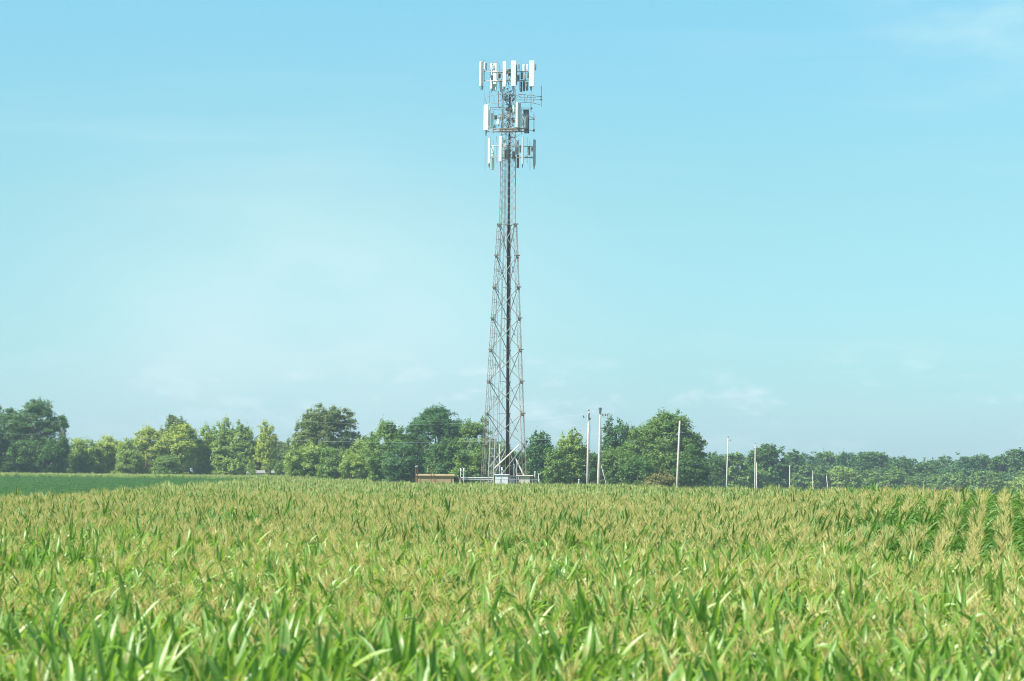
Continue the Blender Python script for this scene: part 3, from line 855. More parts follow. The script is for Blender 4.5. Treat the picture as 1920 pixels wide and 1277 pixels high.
# straight upper mast with close bracing
mb = MB()
for k in range(3):
    mb.tube([legpt(k, ZT + .01), legpt(k, ZM)], .045, 6)
n = int((ZM - ZT) / .80)
for i in range(n):
    z0_ = ZT + (ZM - ZT) * i / n + .02; z1_ = ZT + (ZM - ZT) * (i + 1) / n
    for a, b in ((0, 1), (1, 2), (2, 0)):
        mb.tube([legpt(a, z0_), legpt(b, z1_)], .021, 4, caps=False)
        mb.tube([legpt(b, z0_), legpt(a, z1_)], .021, 4, caps=False)
        if i % 2 == 0: mb.tube([legpt(a, z0_), legpt(b, z0_)], .02, 4, caps=False)
part(mb, 'upper_mast', M['galv'])
# cable bundle up the rear leg
mb = MB()
rng = np.random.default_rng(8)
for j in range(14):
    ox, oy = (j % 5 - 2) * .058 + .02, (j // 5 - 1) * .07 - .20
    top = ZM - rng.uniform(0, 9) if j % 3 else ZM - .5
    pts = [legpt(2, z_) * np.array([1, .9, 1]) + np.array([ox * (1 if z_ < ZT else .6), oy, 0]) + np.array([rng.normal(0, .012), rng.normal(0, .012), 0]) for z_ in np.linspace(1.0, top, 26)]
    mb.tube(pts, .034, 5)
part(mb, 'cable_bundle', M['black'])
# climbing ladder inside the left face, and a second thin feed-line ladder
for (fx, wd, m_) in ((.42, .42, 'galv'), (.66, .30, 'galv')):
    mb = MB()
    def lp(z_, s_):
        p = legpt(0, z_) * (1 - fx) + legpt(2, z_) * fx
        return p + np.array([s_ * wd / 2, -.12, 0])
    for s_ in (-1, 1): mb.tube([lp(.5, s_), lp(ZT, s_), lp(tz(250), s_)], .02, 4)
    for z_ in np.arange(.8, tz(250), .55 if fx < .5 else 1.1): mb.tube([lp(z_, -1), lp(z_, 1)], .013, 4)
    for z_ in ZN[1:]:
        mb.tube([lp(z_, 1), lp(z_, 1) + np.array([.5, .1, .0])], .03, 4)
    part(mb, 'ladder' if fx < .5 else 'cable_ladder', M[m_])
# feed lines strapped to the left face, and slim horizontal girts halfway up each bay
mb = MB()
for f_ in (.20, .30, .52, .60):
    mb.tube([legpt(0, z_) * (1 - f_) + legpt(2, z_) * f_ + np.array([.03 * math.sin(z_), -.16, 0]) for z_ in np.linspace(.6, tz(300), 30)], .018, 4)
part(mb, 'feed_line', M['darkbox'])
for i in range(len(ZN) - 1):
    zc_ = (ZN[i] + ZN[i + 1]) / 2
    mb = MB()
    for a, b in ((0, 2), (1, 2)):
        m0 = legpt(a, zc_); m1 = (legpt(a, zc_) + legpt(b, zc_)) / 2
        mb.tube([m0, m1], .024, 4); mb.tube([legpt(a, ZN[i] * .25 + zc_ * .75), m1], .018, 4)
    part(mb, 'girt', M['galv'])
# small step pegs / clips at mid bays
mb = MB()
for i in range(len(ZN) - 1):
    zc_ = (ZN[i] + ZN[i + 1]) / 2
    c = (legpt(0, zc_) + legpt(2, zc_)) / 2
    mb.tube([c + np.array([-.55, 0, .12]), c + np.array([.15, 0, .12])], .03, 4)
    mb.tube([c + np.array([-.5, -.1, .0]), c + np.array([-.5, -.1, .3])], .025, 4)
part(mb, 'bracket', M['galv'])

def tp(px, py, dy=0.0):
    """tower-local point at photo pixel, dy metres behind (+) or before (-) the tower axis"""
    p = P(px, py, DT + dy) - TB
    return p
def pipe(name, pts, r=.035, m_='galv', parent=None):
    mb = MB(); mb.tube([tp(*p) for p in pts], r, 6)
    return part(mb, name, M[m_], parent)
def panel(x0, x1, y0, y1, dy=0, rot=0, face=None, dep=.16, m_='white', name='panel_antenna', pipe_=True, cables=True, seed=0):
    """antenna box centred between x0..x1; rot = degrees the face is turned to the left of the camera"""
    c = (tp((x0 + x1) / 2, y0, dy) + tp((x0 + x1) / 2, y1, dy)) / 2
    h = abs(tp(x0, y0, dy)[2] - tp(x0, y1, dy)[2])
    wv = (x1 - x0) * MPP
    r = math.radians(rot)
    if face is None: face = max(.12, (wv - dep * abs(math.sin(r))) / max(.3, math.cos(r)))
    mb = MB(); mb.rbox(c, (face, dep, h), -r, .03)
    o = part(mb, name, M[m_])
    back = np.array([math.sin(r), math.cos(r), 0]) if True else 0
    bx = c + back * (dep / 2 + .10)
    if pipe_:
        p = MB(); p.tube([bx + np.array([0, 0, -h / 2 - .15]), bx + np.array([0, 0, h / 2 + .12])], .032, 6)
        for s_ in (-.35, .35):
            p.box(c + back * (dep / 2 + .04) + np.array([0, 0, h * s_]), (.12, .12, .09), -r)
        part(p, 'mount_pipe', M['galv'], o)
    if cables:
        rg = np.random.default_rng(int(x0 * 7 + y0)); q = MB()
        for j in range(3):
            s0 = c + np.array([rg.uniform(-.35, .35) * face, 0, -h / 2])
            e0 = bx + np.array([rg.uniform(-.05, .05), .06, -h / 2 + rg.uniform(-.1, .3)])
            dr = rg.uniform(.25, .55)
            m0 = (s0 + e0) / 2 + np.array([rg.uniform(-.1, .1), 0, -dr])
            q.tube([s0, s0 * .7 + m0 * .3 + np.array([0, 0, -dr * .35]), m0, e0 * .6 + m0 * .4, e0], .02, 5)
        part(q, 'jumper_cable', M['darkbox'], o)
    return o
def radio(x0, x1, y0, y1, dy=0, rot=0, m_='darkbox', dep=.25):
    c = (tp((x0 + x1) / 2, y0, dy) + tp((x0 + x1) / 2, y1, dy)) / 2
    h = abs(tp(x0, y0, dy)[2] - tp(x0, y1, dy)[2]); w_ = (x1 - x0) * MPP
    mb = MB(); mb.rbox(c, (w_, dep, h), math.radians(-rot), .02)
    for s_ in (-.3, -.1, .1, .3): mb.box(c + np.array([w_ * s_, -dep / 2 - .02, 0]), (.02, .05, h * .8))
    part(mb, 'radio_unit', M[m_])

# top tier
panel(898.2, 906, 115, 161.5, -.3, 66, face=.36, dep=.24)
panel(906, 912, 117.5, 130, .5, 62, face=.30, dep=.2, cables=False)
panel(918.3, 925.5, 119, 167, .8, 60, face=.30, dep=.22)
panel(924.5, 932.5, 118.5, 158, -1.0, 30, dep=.18)
radio(924, 928, 122, 130, -1.0, 20, 'whitebox')
panel(942.6, 949.2, 115, 163, -1.7, 6, dep=.14)
panel(958.2, 967.6, 114, 162, -1.5, 2, dep=.16)
radio(966.5, 970, 117, 160, -1.2, 0, 'grey', .15)  # grey strip painting the shaded right edge of the previous panel
panel(992.6, 1002.4, 114, 162.5, -.8, 2, dep=.16)
panel(1000.5, 1005.8, 119, 132, -.4, -20, dep=.2, m_='grey', cables=False)
panel(979.6, 984.2, 121, 133.5, 1.4, 10, cables=False)
panel(986, 990.4, 121, 133.5, 1.3, 10, cables=False)
panel(937.2, 941.5, 150, 172, 1.3, 10, m_='whitebox', cables=False)
panel(926.5, 931, 156, 170, .9, 25, m_='white', cables=False)
for (a, b, c, d_, e, f, g) in [(953, 958, 129, 142, .2, 0, 'darkbox'), (949.5, 955, 131, 137, .3, 0, 'galv_rust'), (976, 981, 136, 148, .8, 10, 'darkbox'), (981.5, 986, 139, 149, .7, -15, 'cream'),
                               (975.5, 979.5, 153, 172, .5, 0, 'darkbox'), (980.5, 984.5, 152, 171, .5, 0, 'darkbox'), (986.5, 990.5, 154, 170, .9, 10, 'grey'),
                               (921, 926, 139, 150, .4, 30, 'grey'), (929, 934.5, 137, 149, .6, 20, 'grey'), (934, 939, 138, 146, 0, 0, 'darkbox'),
                               (970.5, 974.5, 120, 128, .6, 0, 'grey'), (950, 956, 146, 152, .6, 0, 'whitebox'), (969, 974, 140, 152, .2, 10, 'darkbox'), (941, 944.5, 134, 146, .4, 0, 'cream'),
                               (988.2, 992, 136, 146, .2, 0, 'galv')]:
    radio(a, b, c, d_, e, f, g)
mb = MB()       # triangular pipe frame, two levels, with stand-off arms
for yy in (134, 151):
    A, B, C_ = tp(908, yy, -.1), tp(994, yy - 1, -.6), tp(966, yy + 1, 2.6)
    A2 = tp(934, yy + .8, -1.5); B2 = tp(966, yy + .4, -1.45)
    for p, q in ((A, A2), (A2, B2), (B2, B), (B, C_), (C_, A)): mb.tube([p, q], .045, 6)
    for q in (A, B, A2, B2, C_): mb.tube([tp(954, yy + 3, 0), q], .035, 6)
mb.tube([tp(940, 129, -.6), tp(962, 130, -.6)], .05, 6); mb.tube([tp(940, 131.5, .6), tp(962, 131, .6)], .04, 6)
for (a, b, dy_) in ((908, 0, -.1), (978, 0, .9), (986, 0, .8), (934, 0, -1.4)): mb.tube([tp(a, 134, dy_), tp(a, 151, dy_)], .03, 5)
for a in np.linspace(940, 968, 8): mb.tube([tp(a, 134 + (a % 3), -.4), tp(a + 3, 151, .5)], .022, 4)
part(mb, 'antenna_platform', M['galv'])
for a, t_, b_, dy_ in ((907.2, 113, 202, .1), (931.4, 113, 152, -1.3), (926.2, 116, 170, .9), (978.4, 117, 150, 1.0), (973.5, 121, 170, .8), (984.6, 120, 168, 1.2), (936, 119, 165, .4)):
    pipe('mast_pipe', [(a, t_, dy_), (a + .2, b_, dy_)], .028)

# open frame tier with whips
mb = MB()
segs = [((908.5, 183, 0), (921, 179, -.3)), ((921, 179, -.3), (940, 176, -1.2)), ((909, 184, 0), (912.5, 195, 0)), ((912.5, 195, 0), (940, 192.5, -1)),
        ((932, 175.3, -1.2), (955, 177.5, -1.3)), ((934, 175.5, 0), (934.5, 200, 0)), ((934.5, 200.6, 0), (955, 204, .3)),
        ((972, 176, .2), (1015, 181.5, -.3)), ((973, 177.5, .3), (1001, 178.5, .5)), ((975, 182.4, .2), (1005, 182.5, 0)), ((964, 187.4, 0), (1018, 187.2, -.2)),
        ((976, 191.5, .3), (1000, 192.8, .2)), ((1000, 193.5, .2), (1012, 196, .1)), ((1001.5, 179, 0), (999.5, 193, 0)), ((984, 178, .1), (983, 192, .1)), ((989.3, 178, .1), (987.5, 192, .1)),
        ((955, 180, .5), (975, 178, 1.2)), ((940, 186, .4), (956, 192, .4)), ((944, 180, -.6), (954, 184, -.4)), ((919, 201.5, .1), (951, 202.2, .3)),
        ((977, 202.4, 0), (999, 202.6, 0)), ((922, 205, .4), (950, 204.5, .5)), ((978, 204.8, .4), (997, 204.8, .5)), ((926, 179, 0), (926.5, 193, 0)), ((938, 177, -.5), (958, 188, -.2)),
        ((958, 190, .6), (976, 180, .5)), ((950, 178, .3), (968, 178, .3)), ((950, 197, .3), (968, 197, .3))]
for a, b in segs: mb.tube([tp(*a), tp(*b)], .026, 5)
for px_, py_ in ((1014.5, 181.5), (1014.5, 187), (997, 203), (955, 204), (945, 176)): mb.box(tp(px_, py_, 0), (.16, .16, .14))
part(mb, 'antenna_platform', M['galv_rust'])
for a, t_, b_, dy_, r_ in ((1014.8, 161, 200.5, -.3, .032), (995.6, 172, 211, 0, .032), (934.4, 171, 201, 0, .05), (917.6, 171, 193, -.2, .022), (944, 172, 240, -.9, .026), (964.5, 153, 178, -.8, .026)):
    pipe('whip_antenna', [(a, t_, dy_), (a, b_, dy_)], r_, 'galv_rust')

# second tier
panel(906.8, 916.6, 196.5, 244.5, -.6, 14, dep=.18)
panel(920.3, 927, 212, 237, -.3, 20, dep=.22, cables=False)
radio(915.5, 919, 202, 238, .1, 20, 'grey', .2)
panel(931.2, 936.4, 224, 234, -.5, 15, dep=.25, cables=False)
panel(961.4, 964.4, 197.5, 210, -1.2, 0, cables=False)
panel(966, 977.4, 192.5, 239, -1.5, -50, face=.56, dep=.30, m_='white_shaded')
panel(979, 983.4, 213.5, 240, -.5, 0, m_='grey', cables=False)
for (a, b, c, d_, e, f, g) in [(981, 992, 206, 214, .2, 0, 'darkbox'), (983, 992, 214, 250, .2, -10, 'darkbox'), (983.5, 989, 218, 240, .05, -10, 'grey'), (927, 932, 216, 224, .3, 10, 'darkbox'), (938, 941.5, 220, 226, 0, 0, 'darkbox'),
                               (926, 930.5, 234, 243, .4, 0, 'grey'), (954, 960, 198, 212, -.1, 0, 'darkbox'), (949, 954, 201, 208, 0, 0, 'darkbox'), (960, 965, 221, 230, .5, 0, 'galv_rust')]:
    radio(a, b, c, d_, e, f, g)
mb = MB()
for yy in (241, 246):
    A, B, C_ = tp(914, yy + (1 if yy == 246 else 0), -.5), tp(992, yy, -.2), tp(958, yy, 2.3)
    A2 = tp(937, yy, -1.4); B2 = tp(970, yy, -1.4)
    for p, q in ((A, A2), (A2, B2), (B2, B), (B, C_), (C_, A)): mb.tube([p, q], .05, 6)
    for q in (A, B, A2, B2, C_): mb.tube([tp(954, yy + 2, 0), q], .045, 6)
for i in range(9):
    mb.tube([tp(934 + i * 4.6, 241, -1.4), tp(937 + i * 4.6, 246, -1.4)], .03, 5)
for a, b in (((928, 217, .2), (942, 213, 0)), ((929, 221, .2), (945, 217, 0)), ((934, 223, 0), (943, 220, 0)), ((992, 217, 0), (1001, 223, 0)), ((992, 224, 0), (1001, 223.5, 0)), ((991, 244, 0), (1001, 244.6, 0)),
             ((916, 238, 0), (937, 243, -.8)), ((942, 204, .2), (942, 246, .2)), ((941, 212, -.3), (955, 222, .3)), ((955, 214, -.3), (967, 204, .3))):
    mb.tube([tp(*a), tp(*b)], .03, 5)
for px_, py_ in ((1001, 222.5), (1001, 244.6), (938, 243), (949, 243), (962, 244), (973, 243), (943, 222), (975, 245)): mb.box(tp(px_, py_, -.2), (.22, .3, .22))
part(mb, 'antenna_platform', M['galv_rust'])
for a, t_, b_, dy_, r_ in ((1001.2, 213, 246, 0, .035), (925.3, 208, 250, .2, .028), (978, 204, 252, .2, .028), (956.3, 207, 243, -1.2, .03)):
    pipe('mast_pipe', [(a, t_, dy_), (a, b_, dy_)], r_)

# odds and ends clamped along the mast between the tiers: clamps, splitters, coax loops
rgc = np.random.default_rng(21)
for (ya, yb, n_) in ((128, 172, 12), (172, 205, 11), (205, 245, 14), (250, 300, 12)):
    mb = MB()
    for j in range(n_):
        c = tp(rgc.uniform(944, 966), rgc.uniform(ya, yb), rgc.uniform(-.9, .5))
        mb.rbox(c, (rgc.uniform(.08, .26), rgc.uniform(.08, .2), rgc.uniform(.1, .4)), rgc.uniform(-.5, .5), .02)
        d1 = c + np.array([rgc.uniform(-.7, .7), rgc.uniform(-.2, .2), rgc.uniform(-.35, .35)])
        mb.tube([c, d1], .02, 4)
    part(mb, 'mast_hardware', M['darkbox'] if n_ % 2 else M['galv_rust'])
mb = MB()
for j in range(16):
    x_ = rgc.uniform(-.55, .6); y0_ = rgc.uniform(.0, .6)
    a = tp(952 + x_ * 20, rgc.uniform(135, 290), y0_); b = a + np.array([rgc.uniform(-.8, .8), -rgc.uniform(0, .6), rgc.uniform(-1.2, -.2)])
    m_ = (a + b) / 2 + np.array([0, 0, -.35])
    mb.tube([a, a * .5 + m_ * .5 + np.array([0, 0, -.08]), m_, b * .6 + m_ * .4, b], .022, 5)
part(mb, 'feeder_cable', M['black'])

# third tier
panel(914.8, 919.6, 259, 307, -.8, 25, dep=.14)
panel(921.4, 926.6, 273, 288, -.2, 10, dep=.2, cables=False)
panel(935.2, 941.6, 256, 303, -1.6, 16, dep=.18)
panel(978, 982.2, 258, 308, -1.2, 10, dep=.14, m_='grey')
panel(998.8, 1004.8, 262, 310, -.3, -20, dep=.2, m_='grey')
for (a, b, c, d_, e, f, g) in [(920.5, 926.5, 290, 318, .2, 10, 'grey'), (944.5, 950, 270, 277, -.9, 0, 'whitebox'), (945, 950.5, 280, 299, -1.0, 0, 'galv_rust'), (951, 957, 278, 300, -1.0, 0, 'galv_rust'),
                               (967.5, 972.5, 263, 290, -.1, 10, 'grey'), (968.5, 973.5, 291, 315, .2, 0, 'galv_rust'), (989.5, 994.5, 274, 291, .5, 0, 'grey'), (974, 977, 272, 286, .3, 0, 'cream'), (960.5, 966, 284, 299, .8, 0, 'galv_rust'),
                               (996, 999, 276, 284, 0, 0, 'darkbox')]:
    radio(a, b, c, d_, e, f, g)
mb = MB()
for yy in (274, 295):
    A, B, C_ = tp(916, yy, -.6), tp(1002, yy + .5, -.3), tp(958, yy, 2.3)
    A2 = tp(939, yy, -1.3); B2 = tp(976, yy, -1.2)
    for p, q in ((A, A2), (B2, B), (B, C_), (C_, A)): mb.tube([p, q], .04, 6)
    for q in (A, B, A2, B2, C_): mb.tube([tp(954, yy + 1, 0), q], .03, 6)
for a, b in (((911, 273.6, 0), (916, 274, -.3)), ((928, 292, -.9), (938, 296, -1)), ((984, 292, -.8), (998, 297, -.4)), ((985, 297, -.8), (998, 293, -.4))): mb.tube([tp(*a), tp(*b)], .035, 5)
part(mb, 'antenna_platform', M['galv'])
for a, t_, b_, dy_, r_ in ((909.7, 260, 318, 0, .02), (988.6, 257, 306, 0, .024), (993.6, 262, 319, .3, .024), (931.5, 255, 304, .3, .02), (924.5, 262, 320, .1, .024)):
    pipe('whip_antenna', [(a, t_, dy_), (a, b_, dy_)], r_)

# ------------------------------------------------------------------ tower compound
def thing_at(name, px_, d, label, cat, group=None):
    p = P(px_, 900, d); z_ = float(G(p[0], d))
    return empty(name, (p[0], d, z_), label, cat, group), np.array([p[0], d, z_])
def rel(o, px_, py_, d): return P(px_, py_, d) - o

# tan equipment shelter
root, o0 = thing_at('equipment_shelter', 821, 250, 'low tan equipment shelter with a paler roof edge, left of the tower', 'shelter')
x0, x1 = rel(o0, 781, 895, 250)[0], rel(o0, 851, 895, 250)[0]
zt = rel(o0, 820, 893.2, 250)[2]; ztop = rel(o0, 820, 889.2, 250)[2]
mb = MB(); mb.box(((x0 + x1) / 2, 1.6, zt / 2), (x1 - x0, 3.2, zt))
for f in (0.08, .5, .92): mb.box((x0 + (x1 - x0) * f, -.02, zt / 2 - .02), (.05, .05, zt - .06))
part(mb, 'wall', M['tan'], root)
mb = MB(); mb.rbox(((x0 + x1) / 2, 1.6, (zt + ztop) / 2 + .003), (x1 - x0 + .2, 3.45, ztop - zt), 0, .03)
part(mb, 'roof', M['tanroof'], root)
mb = MB(); mb.box((x1 - .75, -.03, 1.15), (.9, .06, 2.1)); dr = part(mb, 'door', M['tanroof'], root)
# brown annex at its right end
xa = rel(o0, 862.5, 895, 250)[0]
mb = MB(); mb.rbox(((x1 + xa) / 2 + .03, 1.9, (zt) / 2), (xa - x1 - .04, 2.0, zt - .05), 0, .02)
part(mb, 'annex', mat('brown_annex', (.15, .105, .075), .8, noise=((.10, .07, .05), 2, 1)), root)
# rusty posts in front of the shelter
for i, (px_, ty, lab) in enumerate([(779.5, 876, 'left of two rusty posts at the left end of the tan shelter'), (782.3, 875, 'right of two rusty posts at the left end of the tan shelter'),
                                   (808, 878, 'taller rusty post standing in front of the middle of the tan shelter'), (813.5, 886, 'shorter dark post just right of the taller one before the tan shelter')]):
    root, o0 = thing_at('post', px_, 246, lab, 'post', 'rusty posts by the shelter')
    h = rel(o0, px_, ty, 246)[2]
    mb = MB(); mb.tube([(0, 0, -.3), (0, 0, h)], .05, 8); part(mb, 'shaft', M['rust'], root)
    mb = MB(); mb.rbox((0, 0, h + .03), (.2, .16, .16), 0, .04)
    part(mb, 'cap', M['rust'] if i >= 2 else M['galv'], root)
    if i >= 2:
        mb = MB(); mb.box((.20, 0, h * .55), (.3, .05, .05)); part(mb, 'bracket', M['rust'], root)
# GPS / vent posts on the cable bridge
for px_, ty, lab in ((863.8, 881, 'left of two slim white capped posts at the end of the cable bridge'), (869.6, 881, 'right of two slim white capped posts at the end of the cable bridge'),
                     (941, 879, 'slim white post standing inside the tower base')):
    root, o0 = thing_at('antenna_post', px_, 251.5, lab, 'post', 'slim white posts')
    h = rel(o0, px_, ty, 251.5)[2]
    mb = MB(); mb.tube([(0, 0, -.3), (0, 0, h - .1)], .04, 8); part(mb, 'shaft', M['whitebox'], root)
    mb = MB(); mb.tube([(0, 0, h - .12), (0, 0, h + .1), (0, 0, h + .16)], [.085, .085, .03], 10); part(mb, 'cap', M['white'], root)
# cable bridge
root, o0 = thing_at('cable_bridge', 888, 252, 'pale steel cable bridge on short posts running from the shelter to the tower', 'cable bridge')
mb = MB()
xa, xb = rel(o0, 864, 896, 252)[0], rel(o0, 926, 896, 252)[0]
zu = rel(o0, 888, 895.5, 252)[2]; zl = rel(o0, 888, 898.6, 252)[2]
for dy_ in (-.3, .3):
    for z_ in (zu, zl): mb.tube([(xa, dy_, z_), (xb, dy_, z_)], .04, 5)
for x_ in np.arange(xa, xb, .45): mb.tube([(x_, -.3, zu), (x_, .3, zu)], .02, 4)
part(mb, 'walkway', M['whitebox'], root)
mb = MB()
for j in range(5): mb.tube([(xa, -.2 + j * .1, zl + .06), (xb, -.2 + j * .1, zl + .06)], .03, 5)
part(mb, 'cable_bundle', M['black'], root)
for x_ in np.linspace(xa + .1, xb - .3, 4):
    mb = MB(); mb.tube([(x_, .0, -.3), (x_, 0, zl - .04)], .05, 8); mb.tube([(x_, -.33, zl - .03), (x_, .33, zl - .03)], .03, 5); part(mb, 'leg', M['galv'], root)
# leaning access ladder at the tower foot
root, o0 = thing_at('access_ladder', 921, 250.5, 'broad pale ladder frame leaning on the left front of the tower base', 'ladder')
bl, br, tl, tr = rel(o0, 913.5, 912, 250.5), rel(o0, 923.5, 912, 250.5), rel(o0, 919.3, 822, 252), rel(o0, 928.5, 822, 252)
bl[2] = br[2] = 0
for a, b in ((bl, tl), (br, tr)):
    mb = MB(); mb.tube([a, b], .06, 6); part(mb, 'rail', M['galv'], root)
for t_ in np.linspace(.12, .97, 8):
    mb = MB(); mb.tube([bl + (tl - bl) * t_, br + (tr - br) * t_], .04, 5); part(mb, 'rung', M['galv'], root)
# braces at the foot, pale pipes
mb = MB(); mb.tube([tp(974, 834, -1.1), tp(925, 880, -1.4)], .075, 8); part(mb, 'foot_brace', M['cream'], label='thick pale diagonal pipe across the tower foot')
mb = MB(); mb.tube([tp(944, 842, -.4), tp(918, 876, -1.4)], .06, 8); part(mb, 'foot_brace', M['galv'])
mb = MB(); mb.tube([tp(966, 858, -.9), tp(983, 893, -1.2)], .09, 8); part(mb, 'foot_brace', M['cream'], label='short pale pipe slanting down to the right foot')
mb = MB(); mb.tube([tp(936.5, 832, .6), tp(936.8, 893, .6)], .07, 8); mb.tube([tp(936.5, 833, .6), tp(947, 833, .6)], .04, 5); part(mb, 'riser_pipe', M['whitebox'])
# cabinets
CAB = [(929, 953, 891, 250.8, 1.5, 'whitebox', 'long white equipment cabinet with a flat top under the tower'),
       (974.5, 994, 893.5, 250.5, 1.4, 'cream', 'cream cabinet below the right tower leg')]
for xa, xb, ty, d, dep, m_, lab in CAB:
    root, o0 = thing_at('equipment_cabinet', (xa + xb) / 2, d, lab, 'cabinet')
    h = rel(o0, xa, ty, d)[2]; w_ = (xb - xa) * d / FPX
    mb = MB(); mb.rbox((0, dep / 2, h / 2), (w_, dep, h), 0, .03); part(mb, 'housing', M[m_], root)
    mb = MB(); mb.rbox((0, dep / 2 - .03, h + .045), (w_ + .24, dep + .2, .09), 0, .03); part(mb, 'roof', M[m_], root)
    for f in (-.25, .25):
        mb = MB(); mb.rbox((w_ * f, -.025, h * .52), (w_ * .44, .045, h * .84), 0, .01); dd = part(mb, 'door', M[m_], root)
        mb = MB(); mb.box((w_ * f + w_ * .15, -.065, h * .55), (.04, .04, .2)); part(mb, 'handle', M['darkbox'], dd)
root, o0 = thing_at('equipment_cabinet', 961.5, 250.2, 'small dark cabinet between the white and the cream cabinet', 'cabinet')
h = rel(o0, 961, 893.5, 250.2)[2]
mb = MB(); mb.rbox((0, .4, h / 2), (.55, .8, h), 0, .03); part(mb, 'housing', M['darkbox'], root)
mb = MB(); mb.rbox((0, .38, h + .035), (.65, .9, .07), 0, .02); part(mb, 'roof', M['galv'], root)
mb = MB(); mb.box((0, -.02, h * .5), (.45, .035, h * .8)); part(mb, 'door', M['darkbox'], root)
root, o0 = thing_at('steel_canopy', 985, 250.9, 'thin flat canopy over the cream cabinet', 'canopy')
xa, xb = rel(o0, 967.5, 892, 250.9)[0], rel(o0, 1000.5, 892, 250.9)[0]; zt = rel(o0, 985, 891.8, 250.9)[2]
mb = MB(); mb.rbox(((xa + xb) / 2, .5, zt), (xb - xa, 2.2, .12), 0, .04); part(mb, 'roof', M['cream'], root)
for x_ in (xa + .15, xb - .12):
    for y_ in (-.4, 1.4):
        mb = MB(); mb.tube([(x_, y_, -.2), (x_, y_, zt - .06)], .04, 6); part(mb, 'leg', M['galv'], root)
# small poles and pipes right of the base
for px_, ty, lab, m_ in ((963.5, 872, 'leftmost short grey pipe mast right of the black cables', 'galv'), (968.8, 868, 'short grey pipe mast just left of the short slanting pipe', 'galv'),
                         (1003, 886, 'first small pale post right of the canopy', 'whitebox'), (1010, 890, 'second small pale post right of the canopy', 'whitebox'), (1085.5, 900, 'tiny pale marker stake left of the first utility pole', 'whitebox')):
    d = 252.5
    root, o0 = thing_at('pipe_post', px_, d, lab, 'post'); h = rel(o0, px_, ty, d)[2]
    mb = MB(); mb.tube([(0, 0, -.3), (0, 0, h)], .05, 8); part(mb, 'shaft', M[m_], root)
    mb = MB(); mb.rbox((0, 0, h + .04), (.16, .16, .12), 0, .03); part(mb, 'cap', M[m_], root)
# chain-link fence of the compound (posts, rails, mesh as thin wires)
root, o0 = thing_at('chain_link_fence', 935, 247.5, 'grey chain-link fence along the front of the tower compound', 'fence')
xa, xb = rel(o0, 864, 900, 247.5)[0], rel(o0, 1012, 900, 247.5)[0]; hf = rel(o0, 935, 898.5, 247.5)[2]
for x_ in np.linspace(xa, xb, 5):
    mb = MB(); mb.tube([(x_, 0, -.3), (x_, 0, hf + .05)], .035, 6); part(mb, 'post', M['galv'], root)
mb = MB(); mb.tube([(xa, 0, hf), (xb, 0, hf)], .022, 5); part(mb, 'rail', M['galv'], root)
mb = MB()
n = int((xb - xa) / .22)
for i in range(n):
    x_ = xa + i * .22
    for s_ in (-1, 1):
        xe = x_ + s_ * hf
        t_ = 1.0
        if xe < xa: t_ = (x_ - xa) / hf
        if xe > xb: t_ = (xb - x_) / hf
        mb.tube([(x_, .03 * s_, 0), (x_ + s_ * hf * t_, .03 * s_, hf * t_)], .0035, 3, caps=False)
part(mb, 'mesh', M['galv'], root)

# ------------------------------------------------------------------ utility poles
def upole(px_t, ty, px_b, d, r, m_, label, arm=None, extra=None, dark=True):
    bp = P(px_b, 910, d); z_ = float(G(bp[0], d))
    root = empty('utility_pole', (bp[0], d, z_), label, 'utility pole', 'utility poles along the far side of the field')
    o0 = np.array([bp[0], d, z_])
    top = P(px_t, ty, d) - o0
    slope = top[0] / (P(px_t, ty, d)[2] - bp[2])
    basep = np.array([-slope * (bp[2] - z_), 0, -.5])
    basep[0] *= 1.0
    m1 = basep + (top - basep) * .5
    mb = MB(); mb.tube([basep, m1, top], [r * .95, r * .82, r * .6], 10); part(mb, 'pole', M[m_], root, smooth=True)
    if extra: extra(root, top, o0)
    return root, o0, top
def ins(root, p, n=2):
    mb = MB(); mb.tube([p, p + np.array([0, 0, .12]), p + np.array([0, 0, .22]), p + np.array([0, 0, .3])], [.03, .09, .09, .03], 8)
    part(mb, 'insulator', M['darkbox'], root)
def ex1(root, top, o0):
    mb = MB(); mb.tube([top + np.array([0, -.2, -.9]), top + np.array([0, -.2, -.15])], .10, 8); part(mb, 'top_cover', M['darkbox'], root)
    mb = MB(); mb.tube([top + np.array([0, -.2, -.75]), top + np.array([-.62, -.2, -.72])], .03, 6); part(mb, 'bracket_arm', M['galv'], root)
    ins(root, top + np.array([-.62, -.2, -.72])); ins(root, top + np.array([0, 0, 0])); ins(root, top + np.array([.14, -.1, -1.0]))
    mb = MB(); mb.tube([top + np.array([.16, -.17, -1.6 - i * .8]) + np.array([.01 * math.sin(i * 2.1), 0, 0]) for i in range(9)], .02, 5); part(mb, 'ground_wire', M['wiredark'], root)
